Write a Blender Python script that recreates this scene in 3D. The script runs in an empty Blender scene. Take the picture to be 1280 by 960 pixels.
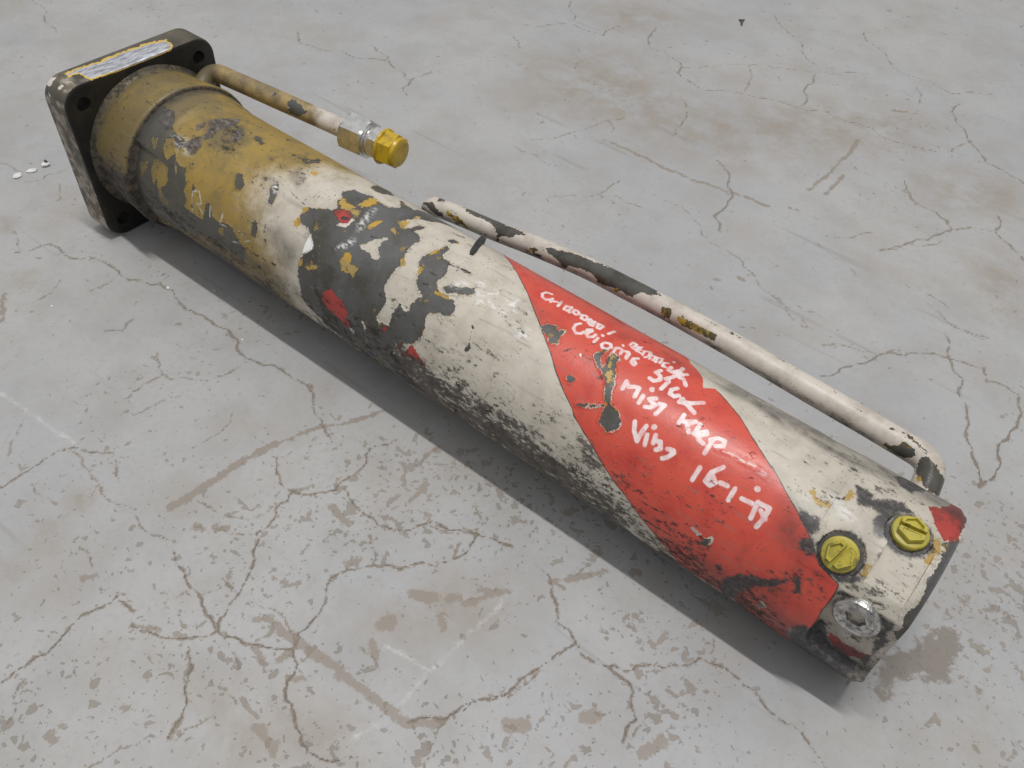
import bpy, bmesh, math, random
import numpy as np
from mathutils import Vector, Matrix

# ------------------------------------------------------------------ camera, world, light, exposure
scn = bpy.context.scene
CAM = np.array([0.7508223, -0.37917301, 0.54025328])
RX, RY, RZ = 0.7456702, -0.04864175, 0.66772377
FPX = 1041.15                                    # focal length in pixels of a 1280 x 960 frame
def rotm(rx, ry, rz):
    cx, sx, cy, sy, cz, sz = math.cos(rx), math.sin(rx), math.cos(ry), math.sin(ry), math.cos(rz), math.sin(rz)
    X = np.array([[1, 0, 0], [0, cx, -sx], [0, sx, cx]]); Y = np.array([[cy, 0, sy], [0, 1, 0], [-sy, 0, cy]])
    Z = np.array([[cz, -sz, 0], [sz, cz, 0], [0, 0, 1]])
    return Z @ Y @ X
RM = rotm(RX, RY, RZ)
cd = bpy.data.cameras.new('camera'); cam = bpy.data.objects.new('camera', cd); scn.collection.objects.link(cam)
cd.sensor_fit = 'HORIZONTAL'; cd.sensor_width = 36.0; cd.lens = 36.0 * FPX / 1280.0
cd.clip_start = 0.02; cd.clip_end = 200.0
cam.location = CAM; cam.rotation_mode = 'XYZ'; cam.rotation_euler = (RX, RY, RZ)
scn.camera = cam

w = bpy.data.worlds.new('World'); scn.world = w; w.use_nodes = True
wn = w.node_tree; bg = wn.nodes['Background']
tc = wn.nodes.new('ShaderNodeTexCoord'); sx = wn.nodes.new('ShaderNodeSeparateXYZ'); cr = wn.nodes.new('ShaderNodeValToRGB')
wn.links.new(tc.outputs['Generated'], sx.inputs[0])
mr = wn.nodes.new('ShaderNodeMapRange'); mr.inputs['From Min'].default_value = -1.0; mr.inputs['From Max'].default_value = 1.0
wn.links.new(sx.outputs['Z'], mr.inputs[0]); wn.links.new(mr.outputs[0], cr.inputs[0])
e = cr.color_ramp.elements                       # a workshop hall: pale ceiling, darker walls
e[0].position = 0.45; e[0].color = (0.14, 0.139, 0.138, 1); e[1].position = 0.95; e[1].color = (0.61, 0.615, 0.625, 1)
m_ = e.new(0.62); m_.color = (0.25, 0.25, 0.252, 1)
wn.links.new(cr.outputs[0], bg.inputs['Color']); bg.inputs['Strength'].default_value = 1.0

ld = bpy.data.lights.new('ceiling_strip_light', 'AREA'); ld.shape = 'RECTANGLE'; ld.size = 1.6; ld.size_y = 0.12
ld.energy = 116.0; ld.color = (1.0, 0.975, 0.94)
lo = bpy.data.objects.new('ceiling_strip_light', ld); scn.collection.objects.link(lo); lo.location = (0.55, 0.0, 4.6)

vs = scn.view_settings; vs.view_transform = 'Standard'; vs.look = 'None'; vs.exposure = 0.06; vs.gamma = 1.0
try: vs.use_curve_mapping = False
except Exception: pass

# ------------------------------------------------------------------ frame of the cylinder (lies on the floor, flange end raised)
R = 0.065; FA = 0.0807815; FT = 0.03297; LEN = 0.80745
TH = math.asin((FA - R) / LEN)
AX = np.array([math.cos(TH), 0, -math.sin(TH)]); UP = np.array([math.sin(TH), 0, math.cos(TH)]); LAT = np.array([0, -1.0, 0])
ORG = UP * FA + np.array([0, 0, 0.00065])
BASE = np.array([0.40, 0.0, 0.0])
def W(x, l, u): return ORG + np.multiply.outer(x, AX) + np.multiply.outer(l, LAT) + np.multiply.outer(u, UP)
def WC(x, t, r): return W(x, r * np.sin(t), r * np.cos(t))
def pix(P):
    q = (np.asarray(P) - CAM) @ RM
    z = -q[..., 2]
    return np.stack([640 + FPX * q[..., 0] / z, 480 - FPX * q[..., 1] / z], -1), FPX / z / 1000.0     # pixels, pixels per mm
def ray(px, py):
    v = RM @ np.array([(px - 640) / FPX, -(py - 480) / FPX, -1.0]); return v / np.linalg.norm(v)
def loc(v): return np.array([v @ AX, v @ LAT, v @ UP])
def on_floor(px, py):
    v = ray(px, py); P = CAM - v * CAM[2] / v[2]; return P[:2] * 1000.0
def on_tube(px, py, r=R):                        # pixel -> (x, R*angle) in mm on the tube; past the limb it goes on round the tube
    dv = loc(ray(px, py)); o = loc(CAM - ORG)
    A = dv[1] ** 2 + dv[2] ** 2; B = o[1] * dv[1] + o[2] * dv[2]; C = o[1] ** 2 + o[2] ** 2 - r * r
    D = B * B - A * C; s = (-B - math.sqrt(max(D, 0))) / A
    q = o + s * dv; t = math.atan2(q[1], q[2])
    if D < 0:
        ex = math.hypot(q[1], q[2]) - r; t += (1 if t > 0.6 else -1) * 3.0 * ex / r
    return (q[0] * 1000, R * t * 1000)
def on_plane(px, py, u):                         # pixel -> local point at height u above the axis
    dv = loc(ray(px, py)); o = loc(CAM - ORG); return o + dv * (u - o[2]) / dv[2]

# enlargements of the photograph used for tracing: (x0, y0, scale)
CR = dict(A1=(0, 0, 3.2), A2=(200, 40, 3.765), A3=(320, 180, 3.5556), A4=(480, 280, 4), A5=(620, 320, 3.5556), A6=(700, 540, 3.5556),
          A7=(920, 540, 2.908), F1=(0, 480, 2), F2=(640, 0, 2), F3=(0, 200, 3.2), F4=(400, 700, 1.4545), F5=(0, 180, 8), F6=(900, 300, 3),
          B1=(980, 560, 5.333), B2=(960, 690, 5.333), B3=(40, 20, 8), B4=(160, 20, 8), B6=(400, 130, 10.667), B7=(500, 230, 6.4), B8=(1000, 490, 5.818), D1=(160, 80, 5.333),
          D2=(160, 200, 5.333), D3=(340, 200, 5.818), D4=(340, 320, 5.818), D5=(460, 420, 5.333), D6=(620, 540, 5.333),
          D7=(640, 340, 6.4), D8=(760, 420, 5.818), PX=(0, 0, 1))
def tr(c, pts):
    x0, y0, s = CR[c]; return [(x0 + x / s, y0 + y / s) for x, y in pts]
def tube(c, pts): return [on_tube(*q) for q in tr(c, pts)]
def flr(c, pts): return [tuple(on_floor(*q)) for q in tr(c, pts)]

# ------------------------------------------------------------------ signed distance fields (mm, positive inside)
def seg_dist(P, poly, closed):
    A = np.array(poly, float); Bq = np.roll(A, -1, 0) if closed else A[1:]
    if not closed: A = A[:-1]
    best = np.full(len(P), 1e9)
    for a, b in zip(A, Bq):
        ab = b - a; L2 = ab @ ab + 1e-12
        t = np.clip(((P - a) @ ab) / L2, 0, 1)
        d = P - a - t[:, None] * ab
        np.minimum(best, (d * d).sum(1), out=best)
    return np.sqrt(best)
def inside(P, poly):
    A = np.array(poly, float); Bq = np.roll(A, -1, 0); r = np.zeros(len(P), bool)
    for a, b in zip(A, Bq):
        if a[1] == b[1]: continue
        c = (P[:, 1] > min(a[1], b[1])) & (P[:, 1] <= max(a[1], b[1]))
        r ^= c & (P[:, 0] < (b[0] - a[0]) * (P[:, 1] - a[1]) / (b[1] - a[1]) + a[0])
    return r
FAR = 14.0
class Field:
    def __init__(s, P): s.P = P; s.f = np.full(len(P), -FAR)
    def sel(s, poly, m):
        a = np.min(poly, 0) - m; b = np.max(poly, 0) + m
        return np.nonzero((s.P[:, 0] > a[0]) & (s.P[:, 0] < b[0]) & (s.P[:, 1] > a[1]) & (s.P[:, 1] < b[1]))[0]
    def _poly(s, poly):
        i = s.sel(poly, FAR); Q = s.P[i]; d = np.minimum(seg_dist(Q, poly, True), FAR); d = np.where(inside(Q, poly), d, -d); return i, d
    def add(s, poly):
        i, d = s._poly(poly); s.f[i] = np.maximum(s.f[i], d); return s
    def cut(s, poly):
        i, d = s._poly(poly); s.f[i] = np.minimum(s.f[i], -d); return s
    def line(s, pts, hw):
        if len(pts) == 1: pts = [pts[0], (pts[0][0] + 0.01, pts[0][1])]
        i = s.sel(pts, FAR); d = hw - seg_dist(s.P[i], pts, False); s.f[i] = np.maximum(s.f[i], np.maximum(d, -FAR)); return s
def soft(P, poly, w):
    F = Field(P); i = F.sel(poly, w); Q = P[i]; d = seg_dist(Q, poly, True); d = np.where(inside(Q, poly), d, -d)
    r = np.zeros(len(P)); t = np.clip((d + w) / (2 * w), 0, 1); r[i] = t * t * (3 - 2 * t); return r
def sst(a, b, v):
    t = np.clip((v - a) / (b - a), 0, 1); return t * t * (3 - 2 * t)

# ------------------------------------------------------------------ meshes
def build(name, V, F, mat, parent=None, attrs=None, sharp=35, base=None):
    me = bpy.data.meshes.new(name); V = np.asarray(V, float)
    if base is not None: V = V - base
    if isinstance(F, np.ndarray):
        n, k = F.shape
        me.vertices.add(len(V)); me.vertices.foreach_set('co', V.ravel().astype(np.float32))
        me.loops.add(n * k); me.loops.foreach_set('vertex_index', F.ravel().astype(np.int32))
        me.polygons.add(n); me.polygons.foreach_set('loop_start', (np.arange(n) * k).astype(np.int32)); me.update(calc_edges=True)
    else:
        me.from_pydata([tuple(v) for v in V], [], F)
    me.validate()
    me.polygons.foreach_set('use_smooth', np.ones(len(me.polygons), bool))
    if sharp: me.set_sharp_from_angle(angle=math.radians(sharp))
    for k, a in (attrs or {}).items():
        at = me.attributes.new(k, 'FLOAT', 'POINT'); at.data.foreach_set('value', np.asarray(a, np.float32))
    me.materials.append(mat); me.update()
    o = bpy.data.objects.new(name, me); scn.collection.objects.link(o)
    if parent is not None: o.parent = parent
    return o
def gridfaces(nu, nv, wrap):
    i = np.arange(nu - 1)[:, None]; j = np.arange(nv if wrap else nv - 1)[None, :]; j2 = (j + 1) % nv
    return np.stack([i * nv + j, i * nv + j2, (i + 1) * nv + j2, (i + 1) * nv + j], -1).reshape(-1, 4)
def frame_of(d, hint):
    d = d / np.linalg.norm(d); a = hint - d * (hint @ d); a /= np.linalg.norm(a); return d, a, np.cross(d, a)
def lathe(prof, c, d, hint, n=48, rfun=None):
    """rings along direction d; prof = [(height, radius)], radius 0 closes the end; rfun(phi, h, r) bends the outline"""
    d, a, b = frame_of(d, hint); ph = np.arange(n) * 2 * math.pi / n; V = []; F = []
    for h, r in prof:
        rr = np.full(n, r) if rfun is None else rfun(ph, h, r)
        V.append(c + d * h + np.outer(rr * np.cos(ph), a) + np.outer(rr * np.sin(ph), b))
    V = np.concatenate(V); F = [tuple(q) for q in gridfaces(len(prof), n, True)[:, ::-1]]
    k = len(V); V = np.vstack([V, c + d * prof[0][0], c + d * prof[-1][0]]); m = (len(prof) - 1) * n
    for j in range(n):
        if prof[0][1] > 0: F.append((k, (j + 1) % n, j)[::-1])
        if prof[-1][1] > 0: F.append((k + 1, m + j, m + (j + 1) % n)[::-1])
    return V, F
def fixn(o):
    bm = bmesh.new(); bm.from_mesh(o.data); bmesh.ops.remove_doubles(bm, verts=bm.verts, dist=1e-6); bmesh.ops.recalc_face_normals(bm, faces=bm.faces)
    bm.to_mesh(o.data); bm.free(); o.data.update(); return o

# ------------------------------------------------------------------ material nodes
class NT:
    def __init__(s, name):
        s.m = bpy.data.materials.new(name); s.m.use_nodes = True; s.t = s.m.node_tree
        s.b = s.t.nodes['Principled BSDF']; s.co = s.t.nodes.new('ShaderNodeTexCoord').outputs['Object']
    def put(s, sock, v):
        if isinstance(v, (int, float)): sock.default_value = v
        elif isinstance(v, tuple): sock.default_value = v if len(v) == len(sock.default_value) else (*v, 1.0)
        else: s.t.links.new(v, sock)
    def math(s, op, a, b=0.0, c=None, clamp=False):
        n = s.t.nodes.new('ShaderNodeMath'); n.operation = op; n.use_clamp = clamp; s.put(n.inputs[0], a); s.put(n.inputs[1], b)
        if c is not None: s.put(n.inputs[2], c)
        return n.outputs[0]
    def add(s, a, b): return s.math('ADD', a, b)
    def sub(s, a, b): return s.math('SUBTRACT', a, b)
    def mul(s, a, b): return s.math('MULTIPLY', a, b)
    def mx(s, a, b): return s.math('MAXIMUM', a, b)
    def mn(s, a, b): return s.math('MINIMUM', a, b)
    def step(s, v, lo, hi):
        n = s.t.nodes.new('ShaderNodeMapRange'); n.interpolation_type = 'SMOOTHSTEP'; s.put(n.inputs[0], v)
        n.inputs[1].default_value = lo; n.inputs[2].default_value = hi; return n.outputs[0]
    def attr(s, k):
        n = s.t.nodes.new('ShaderNodeAttribute'); n.attribute_name = k; return n.outputs['Fac']
    def vec(s, sc, off=(0, 0, 0), rot=(0, 0, 0)):
        n = s.t.nodes.new('ShaderNodeMapping'); s.put(n.inputs[0], s.co); n.inputs['Location'].default_value = off
        n.inputs['Rotation'].default_value = rot; n.inputs['Scale'].default_value = sc; return n.outputs[0]
    def noise(s, sc, det=3.0, rough=0.55, dist=0.0, v=None, lac=2.0):
        n = s.t.nodes.new('ShaderNodeTexNoise'); s.put(n.inputs['Vector'], v if v is not None else s.co)
        n.inputs['Scale'].default_value = sc; n.inputs['Detail'].default_value = det; n.inputs['Roughness'].default_value = rough
        n.inputs['Distortion'].default_value = dist; n.inputs['Lacunarity'].default_value = lac; return n.outputs['Fac']
    def voro(s, sc, feat='F1', v=None, rnd=1.0):
        n = s.t.nodes.new('ShaderNodeTexVoronoi'); n.feature = feat; s.put(n.inputs['Vector'], v if v is not None else s.co)
        n.inputs['Scale'].default_value = sc; n.inputs['Randomness'].default_value = rnd; return n.outputs['Distance']
    def mix(s, f, a, b, bt='MIX'):
        n = s.t.nodes.new('ShaderNodeMix'); n.data_type = 'RGBA'; n.blend_type = bt; n.clamp_factor = True
        s.put(n.inputs[0], f); s.put(n.inputs[6], a); s.put(n.inputs[7], b); return n.outputs[2]
    def mixf(s, f, a, b):
        n = s.t.nodes.new('ShaderNodeMix'); n.data_type = 'FLOAT'; s.put(n.inputs[0], f); s.put(n.inputs[2], a); s.put(n.inputs[3], b); return n.outputs[0]
    def out(s, col, rough, h=None, dist=0.0004, metal=0.0, strength=1.0, spec=0.5):
        s.put(s.b.inputs['Base Color'], col); s.put(s.b.inputs['Roughness'], rough); s.put(s.b.inputs['Metallic'], metal)
        s.b.inputs['Specular IOR Level'].default_value = spec
        if h is not None:
            n = s.t.nodes.new('ShaderNodeBump'); n.inputs['Distance'].default_value = dist; n.inputs['Strength'].default_value = strength
            s.put(n.inputs['Height'], h); s.t.links.new(n.outputs[0], s.b.inputs['Normal'])
        return s.m

CREAM, YEL, GREY, RED = (0.585, 0.540, 0.460), (0.340, 0.228, 0.052), (0.088, 0.088, 0.086), (0.64, 0.090, 0.058)
DIRT, OCHRE = (0.022, 0.019, 0.017), (0.42, 0.26, 0.05)

def mat_painted():
    n = NT('worn_layered_paint'); c = n.co
    nA = n.sub(n.noise(110, 4, 0.6), 0.5); nB = n.sub(n.noise(420, 3, 0.6), 0.5); big = n.noise(14, 4, 0.6); mid = n.noise(45, 5, 0.65)
    nC = n.sub(n.noise(1300, 2, 0.5), 0.5); wob = n.add(n.add(n.mul(nA, 5.5), n.mul(nB, 4.0)), n.mul(nC, 2.2))
    # base coats
    cream = n.mix(n.step(mid, 0.35, 0.72), CREAM, (0.44, 0.398, 0.332)); cream = n.mix(n.mul(n.step(big, 0.45, 0.7), 0.5), cream, (0.62, 0.585, 0.52))
    yel = n.mix(n.step(mid, 0.35, 0.7), YEL, (0.265, 0.190, 0.060)); yel = n.mix(n.mul(n.step(big, 0.5, 0.75), 0.45), yel, (0.44, 0.30, 0.085))
    ybl = n.step(n.add(n.attr('ybl'), n.mul(n.sub(mid, 0.5), 0.9)), 0.15, 0.85)
    olive = n.step(n.add(n.attr('olive'), n.mul(n.sub(mid, 0.5), 0.9)), 0.25, 0.85)
    yel = n.mix(n.mul(olive, 0.85), yel, (0.150, 0.118, 0.055))
    col = n.mix(ybl, cream, yel)
    # red stripe with a dark masking line
    rs = n.attr('red'); rw = n.add(rs, n.mul(n.add(n.mul(nA, 1.0), nB), n.attr('rag')))
    redm = n.step(rw, -0.12, 0.12)
    redc = n.mix(n.step(mid, 0.4, 0.75), RED, (0.50, 0.050, 0.038)); redc = n.mix(n.mul(n.step(n.noise(8, 3), 0.5, 0.62), 0.25), redc, (0.66, 0.10, 0.075))
    col = n.mix(redm, col, redc)
    line = n.mul(n.step(n.add(n.math('ABSOLUTE', rw), n.mul(n.noise(200, 2), 0.9)), 1.05, 0.65), n.step(n.attr('rag'), 0.9, 0.5))
    col = n.mix(n.mul(line, 0.85), col, (0.045, 0.03, 0.028))
    # ground-in scratches on the light coat
    scr = n.noise(260, 3, 0.7, v=n.vec((0.12, 1, 1), rot=(0, 0.0, 0.35)))
    col = n.mix(n.mul(n.step(scr, 0.57, 0.70), 0.34), col, (0.20, 0.18, 0.155))
    speck = n.mul(n.step(n.voro(330), 0.20, 0.12), n.step(n.noise(60, 2), 0.48, 0.60))
    col = n.mix(n.mul(speck, 0.75), col, (0.06, 0.05, 0.045))
    # exposed grey with a rim of the coat beneath
    g = n.add(n.attr('grey'), wob)
    rim = n.step(n.add(g, n.mul(n.sub(n.noise(85, 3), 0.36), 5.0)), 0.0, 0.35)
    rimc = n.mix(n.step(n.noise(75, 2), 0.50, 0.58), (0.62, 0.57, 0.48), OCHRE)
    col = n.mix(n.mul(n.mul(rim, 0.9), n.sub(1.0, n.mul(ybl, 0.85))), col, rimc)
    gm = n.step(g, -0.15, 0.15)
    gc = n.mix(n.step(mid, 0.35, 0.68), GREY, (0.060, 0.056, 0.042)); gc = n.mix(n.mul(n.step(big, 0.42, 0.62), 0.55), gc, (0.145, 0.148, 0.155))
    gc = n.mix(n.mul(n.step(n.noise(300, 3, 0.7), 0.6, 0.7), 0.35), gc, (0.24, 0.235, 0.22))
    gc = n.mix(n.mul(n.step(n.noise(90, 4, 0.7, v=n.vec((1, 1, 1), (3, 1, 2))), 0.625, 0.66), 0.75), gc, (0.30, 0.20, 0.05))
    gc = n.mix(n.mul(ybl, 0.75), gc, n.mix(n.step(mid, 0.38, 0.66), (0.072, 0.066, 0.050), (0.105, 0.094, 0.066)))
    col = n.mix(gm, col, gc)
    # patches of older coats on the grey
    ym = n.step(n.add(n.attr('ylw'), n.mul(wob, 1.5)), -0.15, 0.15); col = n.mix(ym, col, n.mix(n.step(mid, 0.4, 0.65), (0.50, 0.31, 0.045), (0.36, 0.26, 0.10)))
    cm = n.step(n.add(n.attr('crm'), n.mul(wob, 0.8)), -0.15, 0.15); col = n.mix(cm, col, n.mix(n.step(n.noise(150, 3), 0.4, 0.7), (0.64, 0.585, 0.52), (0.42, 0.375, 0.33)))
    r2 = n.step(n.add(n.attr('red2'), n.mul(wob, 1.1)), -0.15, 0.15); col = n.mix(r2, col, n.mix(n.step(mid, 0.42, 0.6), (0.44, 0.050, 0.040), (0.22, 0.036, 0.030)))
    wm = n.step(n.add(n.attr('wht'), n.mul(wob, 0.2)), -0.15, 0.15); col = n.mix(wm, col, (0.82, 0.82, 0.80))
    scf = n.mul(n.attr('scuff_glint'), n.step(n.noise(380, 3, 0.7, v=n.vec((0.4, 1, 1))), 0.46, 0.56)); col = n.mix(scf, col, (0.74, 0.73, 0.71))
    bk = n.step(n.add(n.attr('blk'), n.mul(wob, 0.55)), -0.2, 0.2); col = n.mix(n.mul(bk, 0.93), col, (0.035, 0.032, 0.030))
    wn_ = n.step(n.add(n.attr('worn'), n.add(n.mul(n.sub(n.noise(120, 5, 0.7, v=n.vec((1, 1, 1), (8, 2, 5))), 0.5), 1.6), n.mul(nC, 1.0))), 0.42, 0.66); col = n.mix(n.mul(wn_, 0.9), col, n.mix(n.step(n.noise(210, 3), 0.4, 0.62), (0.070, 0.058, 0.052), (0.17, 0.15, 0.145)))
    # marker pen
    ik = n.add(n.attr('ink'), n.mul(nB, 0.5)); im = n.mul(n.step(ik, -0.45, 0.4), n.add(0.52, n.mul(n.step(n.noise(170, 5, 0.7), 0.32, 0.62), 0.42)))
    col = n.mix(im, col, (0.86, 0.77, 0.77))
    ch = n.mul(n.step(n.add(n.attr('chalk'), n.mul(nB, 0.9)), -0.3, 0.35), n.add(0.2, n.mul(n.step(n.noise(240, 3), 0.4, 0.6), 0.6))); col = n.mix(ch, col, (0.62, 0.60, 0.55))
    # grime haze with painted-in shade, and caked dirt
    st = n.mul(n.attr('soot_shade'), n.add(0.55, n.mul(n.step(n.noise(55, 5, 0.7), 0.3, 0.7), 0.5))); col = n.mix(st, col, (0.035, 0.030, 0.027))
    streak = n.noise(75, 6, 0.72, dist=0.6, v=n.vec((0.45, 1, 1)))
    spk2 = n.noise(290, 5, 0.75, v=n.vec((0.6, 1, 1), (4, 4, 1)))
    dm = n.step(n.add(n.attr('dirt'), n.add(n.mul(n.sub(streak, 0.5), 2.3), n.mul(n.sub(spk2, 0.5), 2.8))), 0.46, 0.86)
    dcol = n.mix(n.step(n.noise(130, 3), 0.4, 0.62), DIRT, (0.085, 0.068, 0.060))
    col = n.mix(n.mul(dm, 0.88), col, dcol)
    gr = n.mul(n.step(n.add(n.attr('grease'), n.mul(wob, 1.1)), -1.3, 1.1), n.step(n.noise(130, 5, 0.75), 0.18, 0.40)); col = n.mix(n.mul(gr, 0.95), col, n.mix(n.step(n.noise(240, 3, 0.7), 0.45, 0.62), (0.030, 0.030, 0.033), (0.075, 0.07, 0.068)))
    # relief
    edge = n.mul(n.step(g, -2.6, -0.2), n.step(g, 0.1, -0.2)); coat = n.add(n.mul(edge, 0.5), n.sub(1.0, n.mul(gm, n.sub(1.0, n.mul(n.mx(n.mx(ym, cm), r2), 0.8)))))
    h = n.add(n.mul(coat, 1.9), n.mul(n.noise(600, 3), 0.16)); h = n.sub(h, n.mul(wn_, 0.7)); h = n.add(h, n.mul(n.noise(60, 3), 0.55)); h = n.add(h, n.mul(im, 0.25)); h = n.add(h, n.mul(dm, 0.35))
    h = n.add(h, n.mul(n.attr('lump'), n.mul(n.noise(150, 3, 0.6), 4.0)))
    rough = n.add(0.40, n.mul(n.noise(90, 4), 0.16)); rough = n.mixf(gm, rough, 0.46); rough = n.mixf(redm, rough, n.add(0.30, n.mul(mid, 0.12))); rough = n.mixf(dm, rough, 0.78); rough = n.mixf(gr, rough, 0.38)
    return n.out(col, rough, h, 0.00045)

def mat_flange():
    n = NT('worn_flange_paint')
    mid = n.noise(45, 5, 0.65); nB = n.sub(n.noise(300, 3, 0.6), 0.5); nA = n.sub(n.noise(90, 4, 0.6), 0.5); wob = n.add(n.mul(nA, 6.0), n.mul(nB, 4.0))
    col = n.mix(n.step(mid, 0.35, 0.7), (0.060, 0.055, 0.043), (0.120, 0.100, 0.066)); col = n.mix(n.mul(n.step(n.noise(18, 3), 0.45, 0.65), 0.5), col, (0.12, 0.115, 0.105))
    fr = n.attr('front'); col = n.mix(n.mul(fr, 0.96), col, n.mix(n.step(mid, 0.4, 0.66), (0.007, 0.0066, 0.0063), (0.021, 0.0175, 0.010)))  # front face near-black: grime plus its deep shade put into the colour
    we = n.step(n.add(n.attr('worn'), n.mul(n.sub(n.noise(60, 5, 0.7, v=n.vec((1, 1, 0.35))), 0.5), 2.0)), 0.25, 0.75); col = n.mix(n.mul(we, 0.9), col, n.mix(n.step(n.noise(120, 3), 0.42, 0.6), (0.17, 0.135, 0.095), (0.44, 0.40, 0.34)))
    cm = n.step(n.add(n.attr('crm'), n.mul(wob, 0.6)), -0.2, 0.2); col = n.mix(cm, col, (0.62, 0.59, 0.53))
    gs = n.attr('ground'); gs = n.sub(gs, 1.0); ym = n.step(n.add(gs, n.mul(wob, 0.9)), -0.2, 0.2); col = n.mix(ym, col, (0.62, 0.43, 0.10))
    mm = n.step(n.add(n.sub(gs, 1.6), n.mul(wob, 0.6)), -0.2, 0.2)
    scr = n.noise(320, 3, 0.7, v=n.vec((1, 0.25, 1), rot=(0, 0, 0.5)))
    col = n.mix(mm, col, n.mix(n.step(scr, 0.42, 0.6), (0.66, 0.68, 0.74), (0.36, 0.37, 0.41)))
    rough = n.mixf(mm, 0.62, 0.42)
    h = n.add(n.mul(mid, 1.2), n.mul(n.noise(500, 3), 0.3)); h = n.add(h, n.mul(scr, n.mul(mm, 0.8)))
    return n.out(col, rough, h, 0.0005, metal=n.mul(mm, 0.55))

def mat_pipe():
    n = NT('worn_pipe_paint')
    nA = n.sub(n.noise(130, 4, 0.6), 0.5); nB = n.sub(n.noise(450, 3, 0.6), 0.5); mid = n.noise(60, 5, 0.65); wob = n.add(n.mul(nA, 5.0), n.mul(nB, 4.5))
    cream = n.mix(n.step(mid, 0.4, 0.72), (0.60, 0.55, 0.49), (0.44, 0.39, 0.335)); yel = n.mix(n.step(mid, 0.35, 0.65), (0.36, 0.262, 0.115), (0.20, 0.155, 0.085))
    yb = n.step(n.add(n.attr('ybl'), n.mul(n.sub(mid, 0.5), 0.7)), 0.25, 0.75); col = n.mix(yb, cream, yel)
    ol = n.step(n.add(n.attr('olive'), n.mul(n.sub(mid, 0.5), 1.0)), 0.3, 0.8); col = n.mix(n.mul(ol, 0.85), col, (0.12, 0.10, 0.06))
    spk = n.mul(n.step(n.noise(210, 3, 0.65, v=n.vec((0.5, 1, 1))), 0.66, 0.70), n.step(n.noise(30, 2), 0.42, 0.58)); col = n.mix(n.mul(spk, 0.8), col, (0.06, 0.05, 0.045))
    g = n.add(n.attr('grey'), wob); rim = n.step(n.add(g, n.mul(n.noise(170, 2), 1.0)), 0.1, 0.4); col = n.mix(n.mul(rim, 0.8), col, n.mix(n.step(n.noise(75, 2), 0.48, 0.56), (0.60, 0.55, 0.48), OCHRE))
    gm = n.step(g, -0.15, 0.15); col = n.mix(gm, col, n.mix(n.step(mid, 0.4, 0.65), (0.085, 0.085, 0.075), (0.055, 0.05, 0.04)))
    ym = n.step(n.add(n.attr('ylw'), n.mul(wob, 0.8)), -0.15, 0.15); col = n.mix(ym, col, n.mix(n.step(n.noise(160, 3), 0.42, 0.55), (0.36, 0.235, 0.03), (0.09, 0.075, 0.035)))
    dm = n.step(n.add(n.attr('dirt'), n.mul(n.sub(n.noise(110, 5, 0.7, v=n.vec((0.5, 1, 1))), 0.5), 1.6)), 0.45, 0.8); col = n.mix(n.mul(dm, 0.85), col, (0.06, 0.04, 0.035))
    h = n.add(n.sub(1.0, gm), n.add(n.mul(n.noise(600, 3), 0.2), n.mul(n.noise(80, 3), 0.7)))
    rough = n.mixf(gm, n.add(0.36, n.mul(mid, 0.2)), 0.24)
    return n.out(col, rough, h, 0.0005)

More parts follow.
